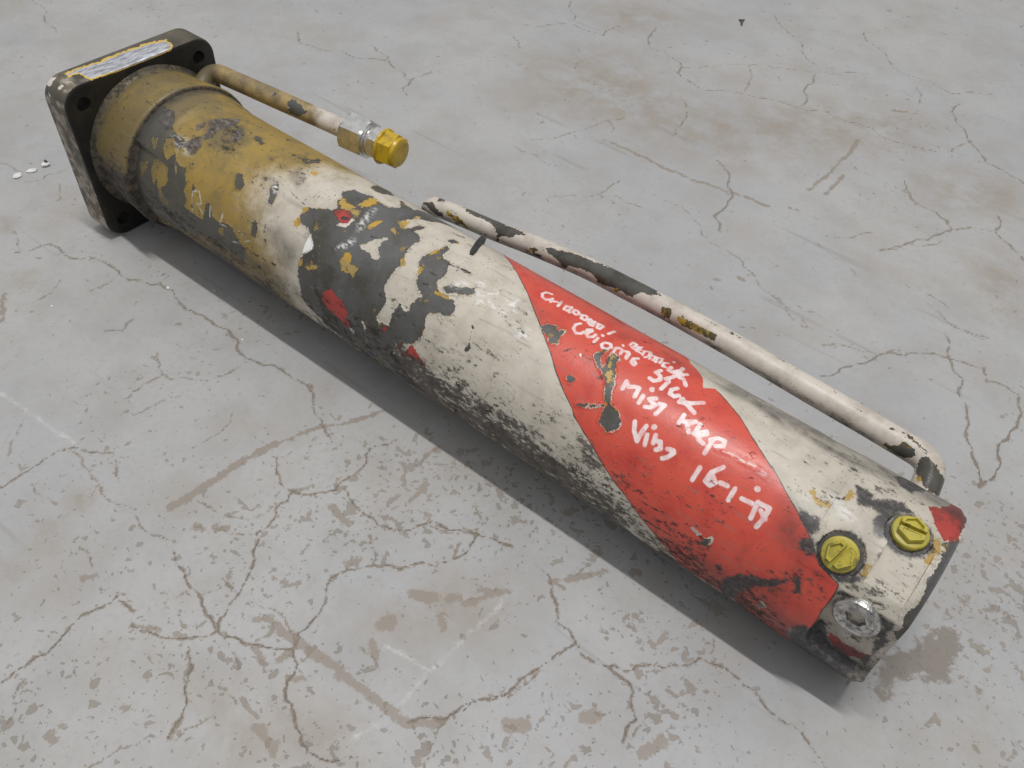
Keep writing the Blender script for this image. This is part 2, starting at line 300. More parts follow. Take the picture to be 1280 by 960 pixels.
def mat_floor():
    n = NT('worn_coated_concrete')
    big = n.noise(3.2, 4, 0.55); mid = n.noise(16, 5, 0.6); fine = n.noise(170, 4, 0.65)
    col = n.mix(n.step(big, 0.32, 0.68), (0.372, 0.379, 0.394), (0.420, 0.418, 0.413)); col = n.mix(n.mul(n.step(mid, 0.42, 0.72), 0.55), col, (0.325, 0.320, 0.312))
    col = n.mix(n.mul(n.step(fine, 0.48, 0.70), 0.30), col, (0.30, 0.295, 0.29))
    col = n.mix(n.mul(n.step(n.noise(7, 4, 0.6, v=n.vec((1, 1, 1), (5, 2, 0))), 0.55, 0.75), 0.4), col, (0.47, 0.475, 0.475))
    wm_ = n.mul(n.step(n.noise(10, 6, 0.68, v=n.vec((1, 1, 1), (4, 9, 0))), 0.44, 0.70), 0.50); col = n.mix(wm_, col, (0.345, 0.315, 0.282))
    BR, BR2 = (0.285, 0.240, 0.198), (0.175, 0.142, 0.114)
    # soft brown staining where the coat is thin
    st = n.mul(n.attr('stain'), n.step(n.noise(26, 6, 0.7, v=n.vec((1, 1, 1), (1, 7, 0))), 0.30, 0.66)); col = n.mix(n.mul(st, 0.85), col, (0.305, 0.264, 0.222))
    wet = n.step(n.add(n.attr('wet'), n.mul(n.sub(n.noise(42, 6, 0.70), 0.5), 2.4)), 0.46, 0.66); col = n.mix(n.mul(wet, 0.75), col, (0.200, 0.166, 0.132))
    # chipped specks of several sizes
    den = n.attr('den')
    v1 = n.noise(95, 3, 0.5, dist=0.4); v2 = n.noise(210, 3, 0.55, v=n.vec((1, 1, 1), (2, 3, 0))); v3 = n.noise(48, 4, 0.6, dist=0.5, v=n.vec((1, 1, 1), (9, 4, 0)))
    reg = n.mul(n.sub(n.noise(6, 4, 0.6), 0.5), 0.34)
    s1 = n.step(n.add(n.add(v1, reg), n.mul(den, 0.085)), 0.715, 0.745); s2 = n.step(n.add(n.add(v2, reg), n.mul(den, 0.075)), 0.715, 0.755); s3 = n.step(n.add(n.add(v3, reg), n.mul(den, 0.075)), 0.745, 0.765)
    sp = n.mx(s1, n.mx(s2, s3))
    col = n.mix(n.mul(sp, 0.72), col, n.mix(n.step(mid, 0.4, 0.6), (0.285, 0.243, 0.202), (0.235, 0.206, 0.178)))
    # thin dark nicks
    nk = n.mul(n.step(n.noise(150, 2, 0.5, v=n.vec((1, 0.35, 1), rot=(0, 0, 0.6))), 0.72, 0.755), n.step(n.noise(11, 2), 0.46, 0.56)); col = n.mix(n.mul(nk, 0.6), col, (0.15, 0.14, 0.135))
    # long faint scratches
    for rot, sc in ((0.5, 55), (-0.9, 62), (1.25, 50)):
        sc_ = n.mul(n.step(n.noise(sc, 2, 0.4, v=n.vec((0.035, 1, 1), rot=(0, 0, rot))), 0.69, 0.72), n.step(n.noise(6, 2, v=n.vec((1, 1, 1), (rot * 7, 1, 0))), 0.50, 0.60)); col = n.mix(n.mul(sc_, 0.28), col, (0.23, 0.21, 0.195))
    # traced cracks
    wv = n.add(n.mul(n.sub(n.noise(85, 4, 0.6), 0.5), 6.0), n.mul(n.sub(n.noise(380, 3, 0.6), 0.5), 4.0))
    ck = n.add(n.attr('crack'), wv); halo = n.step(ck, -1.5, 0.9); cm = n.step(ck, -0.2, 0.5); core = n.step(n.add(n.attr('crack'), n.mul(wv, 0.30)), 0.35, 0.95)
    col = n.mix(n.mul(halo, 0.28), col, BR); col = n.mix(n.mul(cm, n.mixf(n.attr('den'), 0.50, 0.84)), col, n.mix(n.step(mid, 0.42, 0.62), BR, (0.25, 0.215, 0.185))); col = n.mix(n.mul(core, n.mixf(n.attr('den'), 0.24, 0.55)), col, BR2)
    sm = n.mul(n.step(n.add(n.attr('smear'), n.mul(wv, 1.7)), -0.7, 1.1), n.step(n.noise(65, 5, 0.7), 0.18, 0.42)); col = n.mix(n.mul(sm, 0.80), col, (0.262, 0.222, 0.184))
    wh = n.mul(n.step(n.add(n.attr('white'), n.mul(wv, 1.7)), -2.6, 2.6), n.step(n.noise(140, 4, 0.65), 0.30, 0.62)); col = n.mix(n.mul(wh, 0.72), col, (0.60, 0.60, 0.585))
    h = n.add(n.mul(fine, 0.22), n.mul(n.noise(700, 2), 0.10)); h = n.sub(h, n.mul(sp, 0.45)); h = n.sub(h, n.mul(core, 1.1)); h = n.sub(h, n.mul(cm, 0.45)); h = n.add(h, n.mul(n.noise(12, 3), 2.0))
    rough = n.add(0.42, n.mul(mid, 0.18)); rough = n.mixf(n.mx(sp, cm), rough, 0.75); rough = n.mixf(wet, rough, 0.5)
    return n.out(col, rough, h, 0.0005, spec=0.45)

def mat_simple(name, a, b, rough, sc=80, metal=0.0, bump=0.0002, dirt=None, lo=0.4, hi=0.65, sss=0.0):
    n = NT(name); col = n.mix(n.step(n.noise(sc, 4, 0.6), lo, hi), a, b)
    if dirt: col = n.mix(n.mul(n.step(n.noise(sc * 1.7, 5, 0.7), 0.52, 0.68), dirt[1]), col, dirt[0])
    if sss:
        n.b.inputs['Subsurface Weight'].default_value = sss; n.b.inputs['Subsurface Radius'].default_value = (0.004, 0.003, 0.001); n.b.inputs['Subsurface Scale'].default_value = 1.0
    return n.out(col, n.add(rough, n.mul(n.noise(sc * 2, 3), 0.15)), n.noise(sc * 5, 3), bump, metal=metal)

M_PAINT, M_FLANGE, M_PIPE, M_FLOOR = mat_painted(), mat_flange(), mat_pipe(), mat_floor()
M_ZINC = mat_simple('zinc_plated_steel', (0.74, 0.74, 0.72), (0.60, 0.59, 0.57), 0.20, 120, 1.0, 0.0001, ((0.20, 0.18, 0.15), 0.25))
M_CAP = mat_simple('yellow_plastic_cap', (0.56, 0.38, 0.020), (0.46, 0.30, 0.018), 0.24, 60, 0.0, 0.0001, ((0.16, 0.11, 0.035), 0.6), sss=0.15)
M_PLUG = mat_simple('lemon_plastic_plug', (0.47, 0.40, 0.045), (0.37, 0.32, 0.055), 0.34, 90, 0.0, 0.0001, ((0.10, 0.088, 0.035), 0.75), sss=0.12)
M_STEEL = mat_simple('greasy_bare_steel', (0.62, 0.61, 0.59), (0.34, 0.33, 0.32), 0.24, 160, 0.95, 0.0003, ((0.03, 0.028, 0.026), 0.8))
M_BLACK = mat_simple('black_rubber', (0.020, 0.021, 0.022), (0.035, 0.036, 0.038), 0.5, 150)
M_FLAKE = mat_simple('white_paint_flake', (0.78, 0.78, 0.76), (0.60, 0.60, 0.58), 0.45, 300)
M_DARK = mat_simple('dark_grit', (0.045, 0.042, 0.04), (0.09, 0.08, 0.07), 0.7, 300)

# ------------------------------------------------------------------ floor: one sheet, finest where the camera stands near
def floor_sheet():
    us = np.concatenate([np.linspace(-150, 1430, 830)]); ws = np.concatenate([np.linspace(-110, 1090, 630)])
    PX, PY = np.meshgrid(us, ws, indexing='xy'); n, m = PX.shape
    v = np.stack([(PX - 640) / FPX, -(PY - 480) / FPX, -np.ones_like(PX)], -1) @ RM.T
    t = -CAM[2] / v[..., 2]; P = CAM + v * t[..., None]; P[..., 2] = 0
    # skirt rings out to a few metres
    ctr = P[n // 2, m // 2]; loop = np.concatenate([P[0, :-1], P[:-1, -1], P[-1, ::-1][:-1], P[::-1, 0][:-1]]); k = len(loop)
    li = np.concatenate([np.arange(m - 1), np.arange(n - 1) * m + m - 1, (n - 1) * m + np.arange(m - 1, 0, -1), np.arange(n - 1, 0, -1) * m])
    V = [P.reshape(-1, 3)]; F = [gridfaces(n, m, False)[:, ::-1]]; prev = li; off = n * m
    for s in (1.15, 1.5, 2.5, 5.0, 14.0):
        q = ctr + (loop - ctr) * s; V.append(q); cur = off + np.arange(k); j = np.arange(k); j2 = (j + 1) % k
        F.append(np.stack([prev[j], prev[j2], cur[j2], cur[j]], -1)[:, ::-1]); prev = cur; off += k
    V = np.concatenate(V); F = np.concatenate(F)
    # make the faces look up
    nz = np.cross(V[F[:, 1]] - V[F[:, 0]], V[F[:, 2]] - V[F[:, 0]])[:, 2]; F[nz < 0] = F[nz < 0][:, ::-1]; F = np.ascontiguousarray(F)
    Q = V[:, :2] * 1000.0
    ck = Field(Q); sm = Field(Q); wt = Field(Q)
    rj = random.Random(11); CELL = 1.9
    def jag(p, n=3, amp=0.16):
        p = [np.array(q) for q in p]
        for k in range(n):
            o_ = [p[0]]
            for a_, b_ in zip(p[:-1], p[1:]):
                m_ = (a_ + b_) / 2; t_ = b_ - a_; nn = np.array([-t_[1], t_[0]]); o_ += [m_ + nn * rj.uniform(-amp, amp), b_]
            p = o_; amp *= 0.95
        return [tuple(q) for q in p]
    def L(c, hw, *ps):
        for p in ps:
            fp = flr(c, p); md = np.array([np.mean(fp, 0)[0] / 1000, np.mean(fp, 0)[1] / 1000, 0.0]); cell = CELL / pix(md)[1]
            ck.line(jag(fp), max(hw * 0.9, 0.50 * cell))
    L('F1', 1.0, [(0, 260), (80, 210), (150, 165), (210, 165), (280, 172)], [(775, 0), (790, 80), (810, 110), (830, 145)],
      [(680, 165), (690, 215), (735, 268), (840, 265), (870, 235), (915, 200), (925, 160), (990, 140)], [(860, 260), (900, 310), (945, 355), (1020, 365), (1060, 350), (1130, 365), (1190, 375), (1280, 405)],
      [(735, 268), (690, 310), (640, 375), (635, 430), (610, 500), (570, 560), (545, 612)], [(435, 420), (465, 490), (510, 560), (540, 610)],
      [(545, 612), (470, 635), (410, 635), (330, 605)], [(545, 612), (600, 640), (660, 658), (735, 660), (745, 625), (800, 570), (835, 480), (870, 462), (930, 455), (1000, 465), (1090, 455), (1140, 435), (1190, 380)],
      [(735, 660), (745, 700), (720, 740), (715, 790), (740, 860), (790, 930), (830, 945), (890, 935)], [(470, 670), (465, 750), (435, 860), (420, 885)], [(0, 750), (80, 690), (150, 640), (210, 575), (290, 530), (335, 570)],
      [(1020, 845), (1100, 840), (1150, 810), (1230, 790), (1280, 760)])
    L('F1', 0.55, [(150, 165), (230, 235), (330, 310), (435, 395)], [(1190, 375), (1190, 300), (1220, 235)], [(640, 375), (560, 365), (490, 355)], [(490, 290), (545, 318)], [(545, 620), (580, 670), (600, 710)],
      [(1150, 810), (1090, 890), (1060, 960)], [(605, 525), (545, 485)], [(510, 525), (550, 510)], [(220, 960), (300, 910), (380, 880)], [(925, 380), (930, 455)], [(0, 870), (40, 820), (60, 740)], [(480, 160), (580, 75)], [(330, 80), (450, 30)], [(80, 250), (140, 300)], [(300, 250), (290, 190)])
    L('F4', 0.9, [(390, 0), (420, 60), (430, 110), (465, 150), (510, 190), (600, 190), (690, 178), (720, 190), (790, 240), (860, 300), (915, 370), (960, 420)], [(465, 150), (400, 195), (330, 245), (260, 275)], [(510, 190), (570, 240), (575, 290), (550, 330)])
    L('F4', 0.3, [(715, 130), (710, 170)], [(400, 190), (330, 250)], [(600, 240), (570, 320)], [(200, 330), (190, 378)])
    L('F3', 1.25, [(60, 370), (150, 350), (200, 335), (250, 370), (270, 385), (350, 390), (410, 405), (450, 430), (485, 465), (560, 480), (640, 495), (690, 520), (720, 570), (770, 605), (850, 650), (920, 690), (950, 720), (960, 770), (1010, 800), (1080, 820), (1140, 850), (1200, 885), (1240, 910), (1255, 960)])
    L('F3', 0.8, [(485, 465), (430, 495), (360, 525)], [(985, 805), (920, 850), (860, 870), (780, 880), (700, 875), (650, 855), (600, 885), (550, 920), (515, 950)], [(650, 855), (635, 830), (630, 765)], [(415, 685), (490, 685), (510, 650), (540, 640)], [(60, 280), (75, 320), (80, 355)], [(240, 470), (210, 520), (180, 545), (130, 570)])
    L('F5', 1.0, [(0, 195), (100, 210), (150, 250), (215, 280)], [(240, 385), (350, 370), (420, 360), (460, 310), (560, 295), (650, 260)], [(590, 400), (600, 470), (610, 530), (560, 575)])
    L('F2', 1.5, [(0, 60), (80, 65), (150, 60), (230, 90), (270, 65)], [(360, 70), (345, 120), (400, 140), (425, 165), (425, 195), (480, 225), (560, 230), (620, 245), (700, 265), (790, 280), (900, 320), (980, 360), (1060, 380)],
      [(655, 35), (690, 80), (740, 150), (760, 160)], [(720, 265), (730, 225), (760, 185)], [(880, 80), (930, 130), (970, 180), (1050, 205), (1110, 235), (1200, 235)], [(1120, 260), (1115, 310), (1150, 360), (1190, 410), (1240, 435), (1280, 460)],
      [(1280, 650), (1250, 620), (1210, 580), (1100, 575), (1040, 600), (940, 625)], [(1060, 530), (1100, 575)], [(1210, 575), (1215, 540)], [(980, 450), (1000, 500), (1060, 530)], [(550, 480), (540, 510), (505, 540), (520, 580)], [(510, 400), (545, 440), (550, 480)])
    L('F2', 0.9, [(425, 170), (500, 165), (640, 165), (720, 175), (880, 185)], [(380, 500), (450, 545), (530, 620), (600, 680), (680, 760), (740, 820)], [(105, 490), (200, 490), (240, 470), (270, 450)], [(160, 120), (185, 145), (160, 175)], [(250, 330), (240, 300), (280, 295)], [(420, 240), (430, 300), (400, 340)], [(580, 230), (590, 160)], [(150, 0), (155, 50)], [(20, 120), (0, 90)])
    L('F6', 1.3, [(380, 510), (500, 470), (640, 420), (740, 425), (820, 430), (900, 455), (990, 480), (1000, 530), (1120, 580)], [(840, 350), (870, 480), (900, 590), (930, 700), (950, 820), (970, 930)], [(1120, 590), (1040, 790), (980, 920)])
    L('F6', 0.7, [(200, 205), (280, 270), (360, 345)], [(780, 235), (1010, 370)], [(600, 40), (700, 15), (830, 5)], [(300, 262), (360, 270), (410, 310)], [(390, 395), (680, 415)])
    L('A2', 1.5, [(650, 0), (655, 50), (760, 85), (860, 90), (900, 115), (1000, 125), (1070, 135), (1130, 180), (1180, 230), (1140, 265), (1165, 300)], [(1010, 70), (1080, 130)], [(1280, 185), (1180, 230)]); L('A1', 1.1, [(130, 0), (190, 40), (225, 130)])
    L('F1', 0.2, [(430, 560), (500, 620)], [(200, 410), (230, 460)], [(530, 740), (590, 800)], [(180, 690), (190, 730)], [(620, 540), (740, 640)], [(440, 890), (540, 820)], [(60, 90), (20, 180)], [(570, 330), (680, 318)], [(1060, 350), (1150, 372)], [(250, 520), (330, 545)], [(900, 660), (1000, 720)], [(840, 150), (800, 100)], [(1150, 400), (1130, 440)], [(820, 500), (850, 470)])
    L('F2', 0.3, [(760, 610), (860, 690)], [(970, 700), (1090, 770)], [(1040, 760), (1180, 850)], [(800, 590), (900, 580)], [(0, 360), (120, 420)], [(260, 490), (330, 520)], [(840, 400), (900, 440)], [(1150, 350), (1100, 380)], [(50, 350), (240, 300)], [(1010, 215), (1015, 260)])
    S = lambda c, hw, *ps: [sm.line(jag(flr(c, p), 3, 0.05), hw - 0.5) for p in ps]
    S('F1', 4.0, [(430, 305), (520, 250), (600, 195), (690, 150)], [(670, 585), (750, 650), (850, 720), (950, 800), (1020, 845), (1100, 845)]); S('F1', 2.4, [(690, 150), (790, 110), (880, 95), (960, 65)], [(330, 605), (400, 612)], [(420, 885), (440, 850)], [(1040, 205), (1095, 160)], [(735, 268), (780, 255)])
    S('F1', 3.0, [(640, 860), (660, 890)], [(690, 900), (680, 930)], [(720, 740), (760, 735)]); S('F2', 3.0, [(230, 350), (300, 380), (380, 420), (450, 450), (540, 480), (640, 515)], [(745, 475), (865, 350)], [(785, 485), (830, 435)], [(695, 520), (715, 525)], [(950, 275), (1010, 285)], [(570, 695), (578, 700)])
    S('F3', 3.0, [(15, 535), (10, 640)]); S('F1', 3.5, [(830, 310), (870, 350)], [(870, 450), (900, 440)], [(960, 590), (975, 605)], [(1120, 540), (1150, 535)], [(1100, 580), (1110, 610)], [(1200, 515), (1270, 520)], [(940, 690), (930, 640)], [(490, 355), (510, 365)], [(540, 365), (570, 360)], [(210, 485), (240, 480)], [(120, 880), (135, 890)], [(650, 860), (680, 920)], [(700, 690), (720, 670)], [(640, 660), (655, 690)])
    S('F4', 5.0, [(340, 300), (375, 300)], [(480, 285), (500, 280)], [(590, 350), (620, 330)], [(110, 120), (130, 110)], [(170, 60), (210, 70)]); S('F4', 3.0, [(420, 40), (520, 20)], [(260, 80), (330, 60)])
    for c, p in (('F1', [(0, 20), (60, 60), (130, 115), (200, 160)]), ('F1', [(1270, 530), (1200, 600), (1120, 680), (1060, 730), (1000, 800)]), ('F1', [(960, 655), (1070, 715)]), ('F1', [(890, 880), (960, 840)])): wt.line(jag(flr(c, p), 3, 0.04), 0.4)
    # low-frequency regions
    pxy, _ = pix(V); X, Y = pxy[:, 0], pxy[:, 1]; far_ = np.linalg.norm(V - ctr, axis=1) > 2.5
    den = 0.15 + 0.85 * sst(430, 640, Y) * (0.55 + 0.45 * sst(250, 420, X)) + 0.2 * sst(600, 300, X) * sst(250, 420, Y); den[far_] = 0.3; den = np.clip(den, 0, 1)
    stn = np.zeros(len(V))
    for c, p, wd in (('F2', [(470, 290), (600, 270), (720, 290), (640, 390), (520, 410), (440, 360)], 55), ('F2', [(760, 290), (900, 280), (1030, 300), (1000, 370), (860, 380)], 50), ('F2', [(1000, 430), (1130, 420), (1280, 470), (1280, 550), (1130, 530), (1030, 500)], 45), ('F2', [(40, 150), (300, 130), (440, 260), (700, 250), (1000, 300), (1000, 380), (700, 400), (450, 380), (250, 320), (60, 260)], 70), ('F2', [(200, 0), (420, 20), (400, 80), (240, 80)], 60),
                     ('F2', [(240, 220), (420, 220), (430, 300), (260, 300)], 50), ('F2', [(140, 110), (260, 130), (200, 220), (100, 200)], 40), ('F1', [(180, 260), (250, 265), (210, 330), (160, 310)], 12), ('F1', [(90, 340), (170, 330), (130, 420), (60, 420)], 14), ('F1', [(0, 440), (70, 460), (40, 500), (0, 490)], 12),
                     ('F3', [(0, 230), (60, 250), (40, 290), (0, 290)], 14), ('F3', [(60, 450), (150, 440), (120, 500), (60, 500)], 12), ('F1', [(980, 500), (1280, 480), (1280, 600), (1000, 640), (900, 600)], 25), ('F6', [(930, 60), (1140, 60), (1140, 300), (1000, 280)], 40), ('F1', [(500, 760), (900, 830), (900, 960), (560, 960)], 40)):
        stn = np.maximum(stn, soft(Q, flr(c, p), wd))
    wet = np.maximum(soft(Q, flr('A7', [(500, 850), (620, 770), (700, 730), (800, 740), (840, 790), (800, 850), (700, 900), (560, 950), (480, 950)]), 22), 0.42 * soft(Q, flr('A7', [(470, 960), (640, 800), (760, 600), (900, 520), (1040, 560), (1040, 900), (860, 1040), (600, 1060)]), 45))
    o = build('floor', V, F, M_FLOOR, None, dict(crack=ck.f, smear=sm.f, white=wt.f, den=den, stain=stn, wet=wet), sharp=0)
    o['kind'] = 'structure'; return o
floor_sheet()

# ------------------------------------------------------------------ the hydraulic cylinder
root = bpy.data.objects.new('hydraulic_cylinder', None); scn.collection.objects.link(root); root.location = BASE; root.empty_display_size = 0.1
root['label'] = 'long worn hydraulic cylinder with peeling yellow, cream and red paint lying on the concrete'; root['category'] = 'hydraulic cylinder'

def paint_fields(xm, vm):
    """attributes of the layered paint at (x, R*angle) in mm"""
    P = np.stack([xm, vm], 1); N = len(P); th = vm / (R * 1000); A = {}
    # ---- red stripe winding round the tube
    lb = [(395, -150), (405, -110), (418, -75)] + tube('A4', [(600, 160), (650, 220), (690, 290), (720, 350), (750, 430), (775, 490), (800, 560), (835, 650), (860, 740), (900, 840), (940, 920), (950, 960)])[0:] + \
         tube('D6', [(640, 90), (720, 230), (800, 350), (860, 420), (940, 540), (1040, 660), (1150, 790), (1260, 910)]) + [(716, 125), (735, 150)]
    rb = tube('D8', [(600, 200), (650, 250), (690, 310), (690, 380), (780, 385), (850, 460), (960, 590), (1050, 740), (1190, 960)]) + tube('A6', [(940, 150), (1000, 260), (1060, 360), (1100, 440), (1130, 520), (1155, 590), (1240, 680), (1210, 740), (1160, 800), (1130, 870), (1020, 870)]) + tube('B2', [(150, 490), (120, 560)]) + [(770, 125), (775, 150)]
    rb = [(545, -150), (565, -110), (590, -70)] + rb
    red = Field(P).add(lb + rb[::-1]); A['red'] = red.f
    rag = np.zeros(N) + 0.15; rag = np.maximum(rag, 1.6 * soft(P, tube('D8', [(560, 150), (640, 200), (760, 330), (800, 400), (700, 420), (600, 300)]), 8)); rag = np.maximum(rag, 1.3 * soft(P, tube('A6', [(980, 820), (1150, 800), (1150, 960), (950, 960)]), 8)); A['rag'] = rag
    # ---- exposed grey
    g = Field(P)
    G = lambda c, *ps: [g.add(tube(c, p)) for p in ps]
    g1 = tube('A3', [(195, 320), (230, 285), (290, 285), (340, 300), (350, 290), (365, 280), (360, 255), (385, 240), (380, 215), (410, 208), (440, 205), (470, 220), (520, 235), (550, 265), (590, 285), (640, 285), (640, 255), (700, 290)]) + [(370, -95), (415, -80)] + \
         tube('A3', [(800, 345), (780, 345), (730, 335), (715, 320), (690, 335), (630, 345), (660, 380), (720, 365), (755, 370), (705, 390), (730, 410), (725, 430), (690, 455), (665, 490), (650, 530), (620, 560), (600, 580), (565, 640), (580, 700), (555, 740), (530, 770), (545, 800), (590, 810), (600, 760), (640, 710), (655, 755), (685, 740), (690, 715), (740, 675), (720, 640), (715, 600), (735, 550), (720, 530), (740, 500), (780, 485), (810, 470), (850, 455), (855, 470), (825, 500), (855, 525), (850, 570), (805, 620), (815, 660), (870, 690), (885, 720), (875, 750), (835, 770), (815, 750), (765, 750), (750, 800), (740, 850), (700, 885), (640, 890), (650, 930)]) + \
         tube('D4', [(900, 640), (880, 700), (950, 800), (1000, 870)]) + [(440, 125), (400, 140), (350, 125)] + tube('A3', [(240, 730), (215, 700), (200, 650), (190, 610), (185, 560), (190, 520), (210, 490), (250, 470), (255, 440), (240, 400), (235, 370), (200, 350)])
    g.add(g1)
    G('A3', [(850, 430), (880, 425), (900, 440), (870, 445)], [(830, 640), (870, 625), (900, 640), (970, 640), (975, 665), (900, 670), (845, 665)], [(510, 190), (540, 185), (600, 215), (610, 230), (570, 225), (530, 210)])
    G('D1', [(710, 790), (725, 735), (760, 730), (770, 780), (780, 810), (755, 840), (715, 830)], [(935, 930), (950, 870), (940, 840), (960, 810), (1000, 800), (1005, 840), (985, 880), (960, 940)], [(840, 480), (880, 485), (915, 535), (880, 535), (850, 505)], [(1085, 600), (1110, 600), (1130, 615), (1100, 620)],
      [(1140, 630), (1180, 635), (1200, 650), (1280, 630), (1280, 660), (1210, 665), (1190, 670)], [(420, 660), (440, 660), (432, 690), (418, 690)], [(1045, 500), (1080, 505), (1070, 515)],       [(60, 430), (150, 360), (240, 310), (310, 325), (320, 370), (290, 440), (330, 480), (390, 520), (350, 560), (310, 560), (320, 640), (350, 690), (390, 690), (380, 760), (390, 800), (370, 840), (390, 900), (370, 950), (420, 990), (500, 1040), (520, 940), (540, 930), (560, 1010), (600, 1050), (650, 1070), (700, 1090), (720, 1160), (790, 1250), (770, 1320), (700, 1260), (640, 1230), (600, 1200), (520, 1140), (440, 1130), (330, 1090), (200, 1010), (100, 950), (40, 880), (10, 800), (10, 650), (20, 520)])
    G('D2', [(825, 500), (830, 420), (850, 405), (865, 460), (850, 510)], [(912, 560), (912, 525), (925, 530), (925, 560)], [(428, 200), (432, 170), (446, 180), (440, 200)])
    g.cut(tube('A3', [(458, 448), (490, 445), (520, 425), (570, 415), (592, 425), (560, 440), (545, 470), (550, 510), (520, 515), (500, 490), (470, 470)])); g.cut(tube('D3', [(775, 275), (840, 250), (890, 270), (935, 300), (925, 345), (860, 340), (800, 300)]))
    for p in ([(170, 640), (200, 635), (240, 665), (270, 700), (265, 780), (245, 810), (215, 820), (235, 880), (270, 920), (260, 950), (225, 920), (200, 850), (190, 770), (170, 800), (150, 730)], [(235, 560), (260, 500), (310, 490), (320, 560), (310, 600), (260, 640), (240, 600)], [(175, 500), (210, 500), (200, 560), (180, 580)], [(80, 650), (135, 650), (130, 690), (90, 760)], [(320, 640), (330, 700), (320, 740), (310, 690)], [(600, 1090), (640, 1090), (635, 1140), (600, 1130)]): g.cut(tube('D1', p))
    # chips in the red
    G('D7', [(235, 430), (290, 420), (340, 430), (380, 470), (415, 470), (400, 500), (375, 510), (375, 560), (320, 575), (290, 550), (285, 510), (250, 480)])
    G('A5', [(440, 440), (490, 410), (500, 420), (465, 440), (460, 480), (482, 512), (495, 450), (520, 430), (545, 450), (530, 490), (525, 570), (510, 600), (510, 670), (540, 690), (555, 730), (535, 770), (490, 785), (460, 735), (480, 690), (490, 660), (485, 600), (490, 560), (470, 510), (450, 480)], [(310, 540), (330, 530), (350, 548), (335, 565), (318, 560)], [(355, 665), (400, 657), (490, 665), (420, 675)])
    G('A6', [(625, 482), (680, 466), (675, 488), (645, 512), (630, 503)])
    # bare edge of the head
    G('B1', [(1050, 640), (1080, 690), (1020, 790), (1000, 840), (950, 880), (945, 960), (1100, 1060), (1300, 700), (1180, 600), (1110, 625)]); G('B2', [(1170, 0), (1130, 100), (1060, 180), (1050, 270), (1010, 330), (990, 370), (900, 430), (890, 510), (840, 545), (835, 600), (860, 700), (1000, 560), (1260, 60)])
    # the hidden back keeps its own peeled areas
    rs = random.Random(5)
    for k in range(26):
        cx, cv, rr = rs.uniform(130, 790), rs.uniform(120, 270), rs.uniform(5, 22)
        cv = cv if cv < 200 else cv - 408
        g.add([(cx + rr * rs.uniform(0.6, 1.6) * math.cos(a), cv + rr * rs.uniform(0.5, 1.0) * math.sin(a)) for a in np.arange(0, 6.28, 0.7)])
    A['grey'] = g.f
    y = Field(P); Yl = lambda c, *ps: [y.add(tube(c, p)) for p in ps]
    Yl('A3', [(625, 350), (660, 340), (690, 350), (650, 375)], [(595, 385), (615, 372), (635, 395), (620, 412)], [(485, 370), (500, 355), (560, 340), (565, 350), (530, 370), (500, 382)], [(455, 270), (490, 245), (530, 240), (545, 260), (510, 280), (470, 280)], [(365, 265), (385, 235), (400, 260), (430, 275), (425, 300), (395, 295), (375, 285)], [(430, 295), (460, 300), (450, 325), (430, 335)], [(205, 285), (225, 280), (228, 295), (210, 305)], [(170, 345), (190, 325), (195, 350), (180, 380)],
       [(370, 520), (390, 490), (415, 475), (425, 510), (415, 545), (440, 530), (450, 560), (430, 590), (405, 575), (380, 560)], [(215, 545), (250, 535), (280, 550), (230, 560)], [(185, 520), (210, 505), (205, 530), (190, 545)], [(775, 490), (800, 470), (825, 460), (810, 480)], [(800, 660), (820, 655), (870, 685), (860, 695), (820, 680)], [(640, 510), (665, 500), (660, 540), (645, 535)], [(805, 600), (815, 610), (810, 650), (800, 635)], [(715, 580), (735, 545), (740, 560), (725, 590)], [(250, 455), (262, 440), (260, 470)], [(245, 128), (265, 122), (275, 132), (258, 138)], [(700, 325), (725, 318), (735, 328), (710, 335)])
    Yl('B1', [(175, 280), (200, 275), (215, 330), (310, 360), (300, 390), (220, 380), (185, 330)], [(400, 340), (420, 280), (460, 270), (480, 310), (460, 360), (420, 365)], [(540, 300), (570, 290), (575, 320), (545, 335)], [(500, 850), (540, 760), (600, 770), (560, 830), (540, 860)], [(1000, 590), (1040, 600), (1045, 660), (990, 760), (950, 760), (940, 710), (980, 640)], [(1065, 650), (1085, 650), (1075, 700), (1062, 690)])
    Yl('A5', [(500, 440), (520, 432), (530, 450), (505, 490), (498, 480)], [(490, 520), (515, 510), (512, 560), (495, 560)]); A['ylw'] = y.f
    c = Field(P)
    for cc, p in (('A3', [(350, 365), (400, 372), (440, 340), (425, 330), (400, 355), (372, 350)]), ('A6', [(575, 425), (590, 420), (625, 455), (610, 465)]), ('D4', [(650, 470), (665, 475), (690, 530), (675, 545)]), ('D4', [(560, 520), (590, 530), (610, 580), (590, 570)]), ('B2', [(835, 490), (880, 400), (910, 430), (890, 520), (850, 545)]), ('A6', [(875, 765), (900, 750), (915, 775), (890, 790)]), ('A6', [(860, 735), (870, 735), (868, 745)])): c.add(tube(cc, p))
    A['crm'] = c.f
    r2 = Field(P)
    for cc, p in (('A3', [(345, 298), (370, 290), (410, 298), (425, 325), (410, 350), (375, 350), (360, 320)]), ('D4', [(350, 300), (400, 240), (430, 230), (460, 290), (520, 340), (545, 400), (545, 460), (575, 515), (540, 520), (500, 470), (440, 410), (380, 370)]), ('D4', [(800, 520), (830, 515), (830, 545), (800, 560)]), ('D4', [(905, 635), (940, 630), (950, 660), (920, 665)]), ('D4', [(1000, 660), (1030, 655), (1070, 730), (1120, 800), (1060, 780), (1000, 740), (960, 740), (940, 720)]), ('D5', [(570, 490), (600, 490), (590, 520), (575, 510)]),
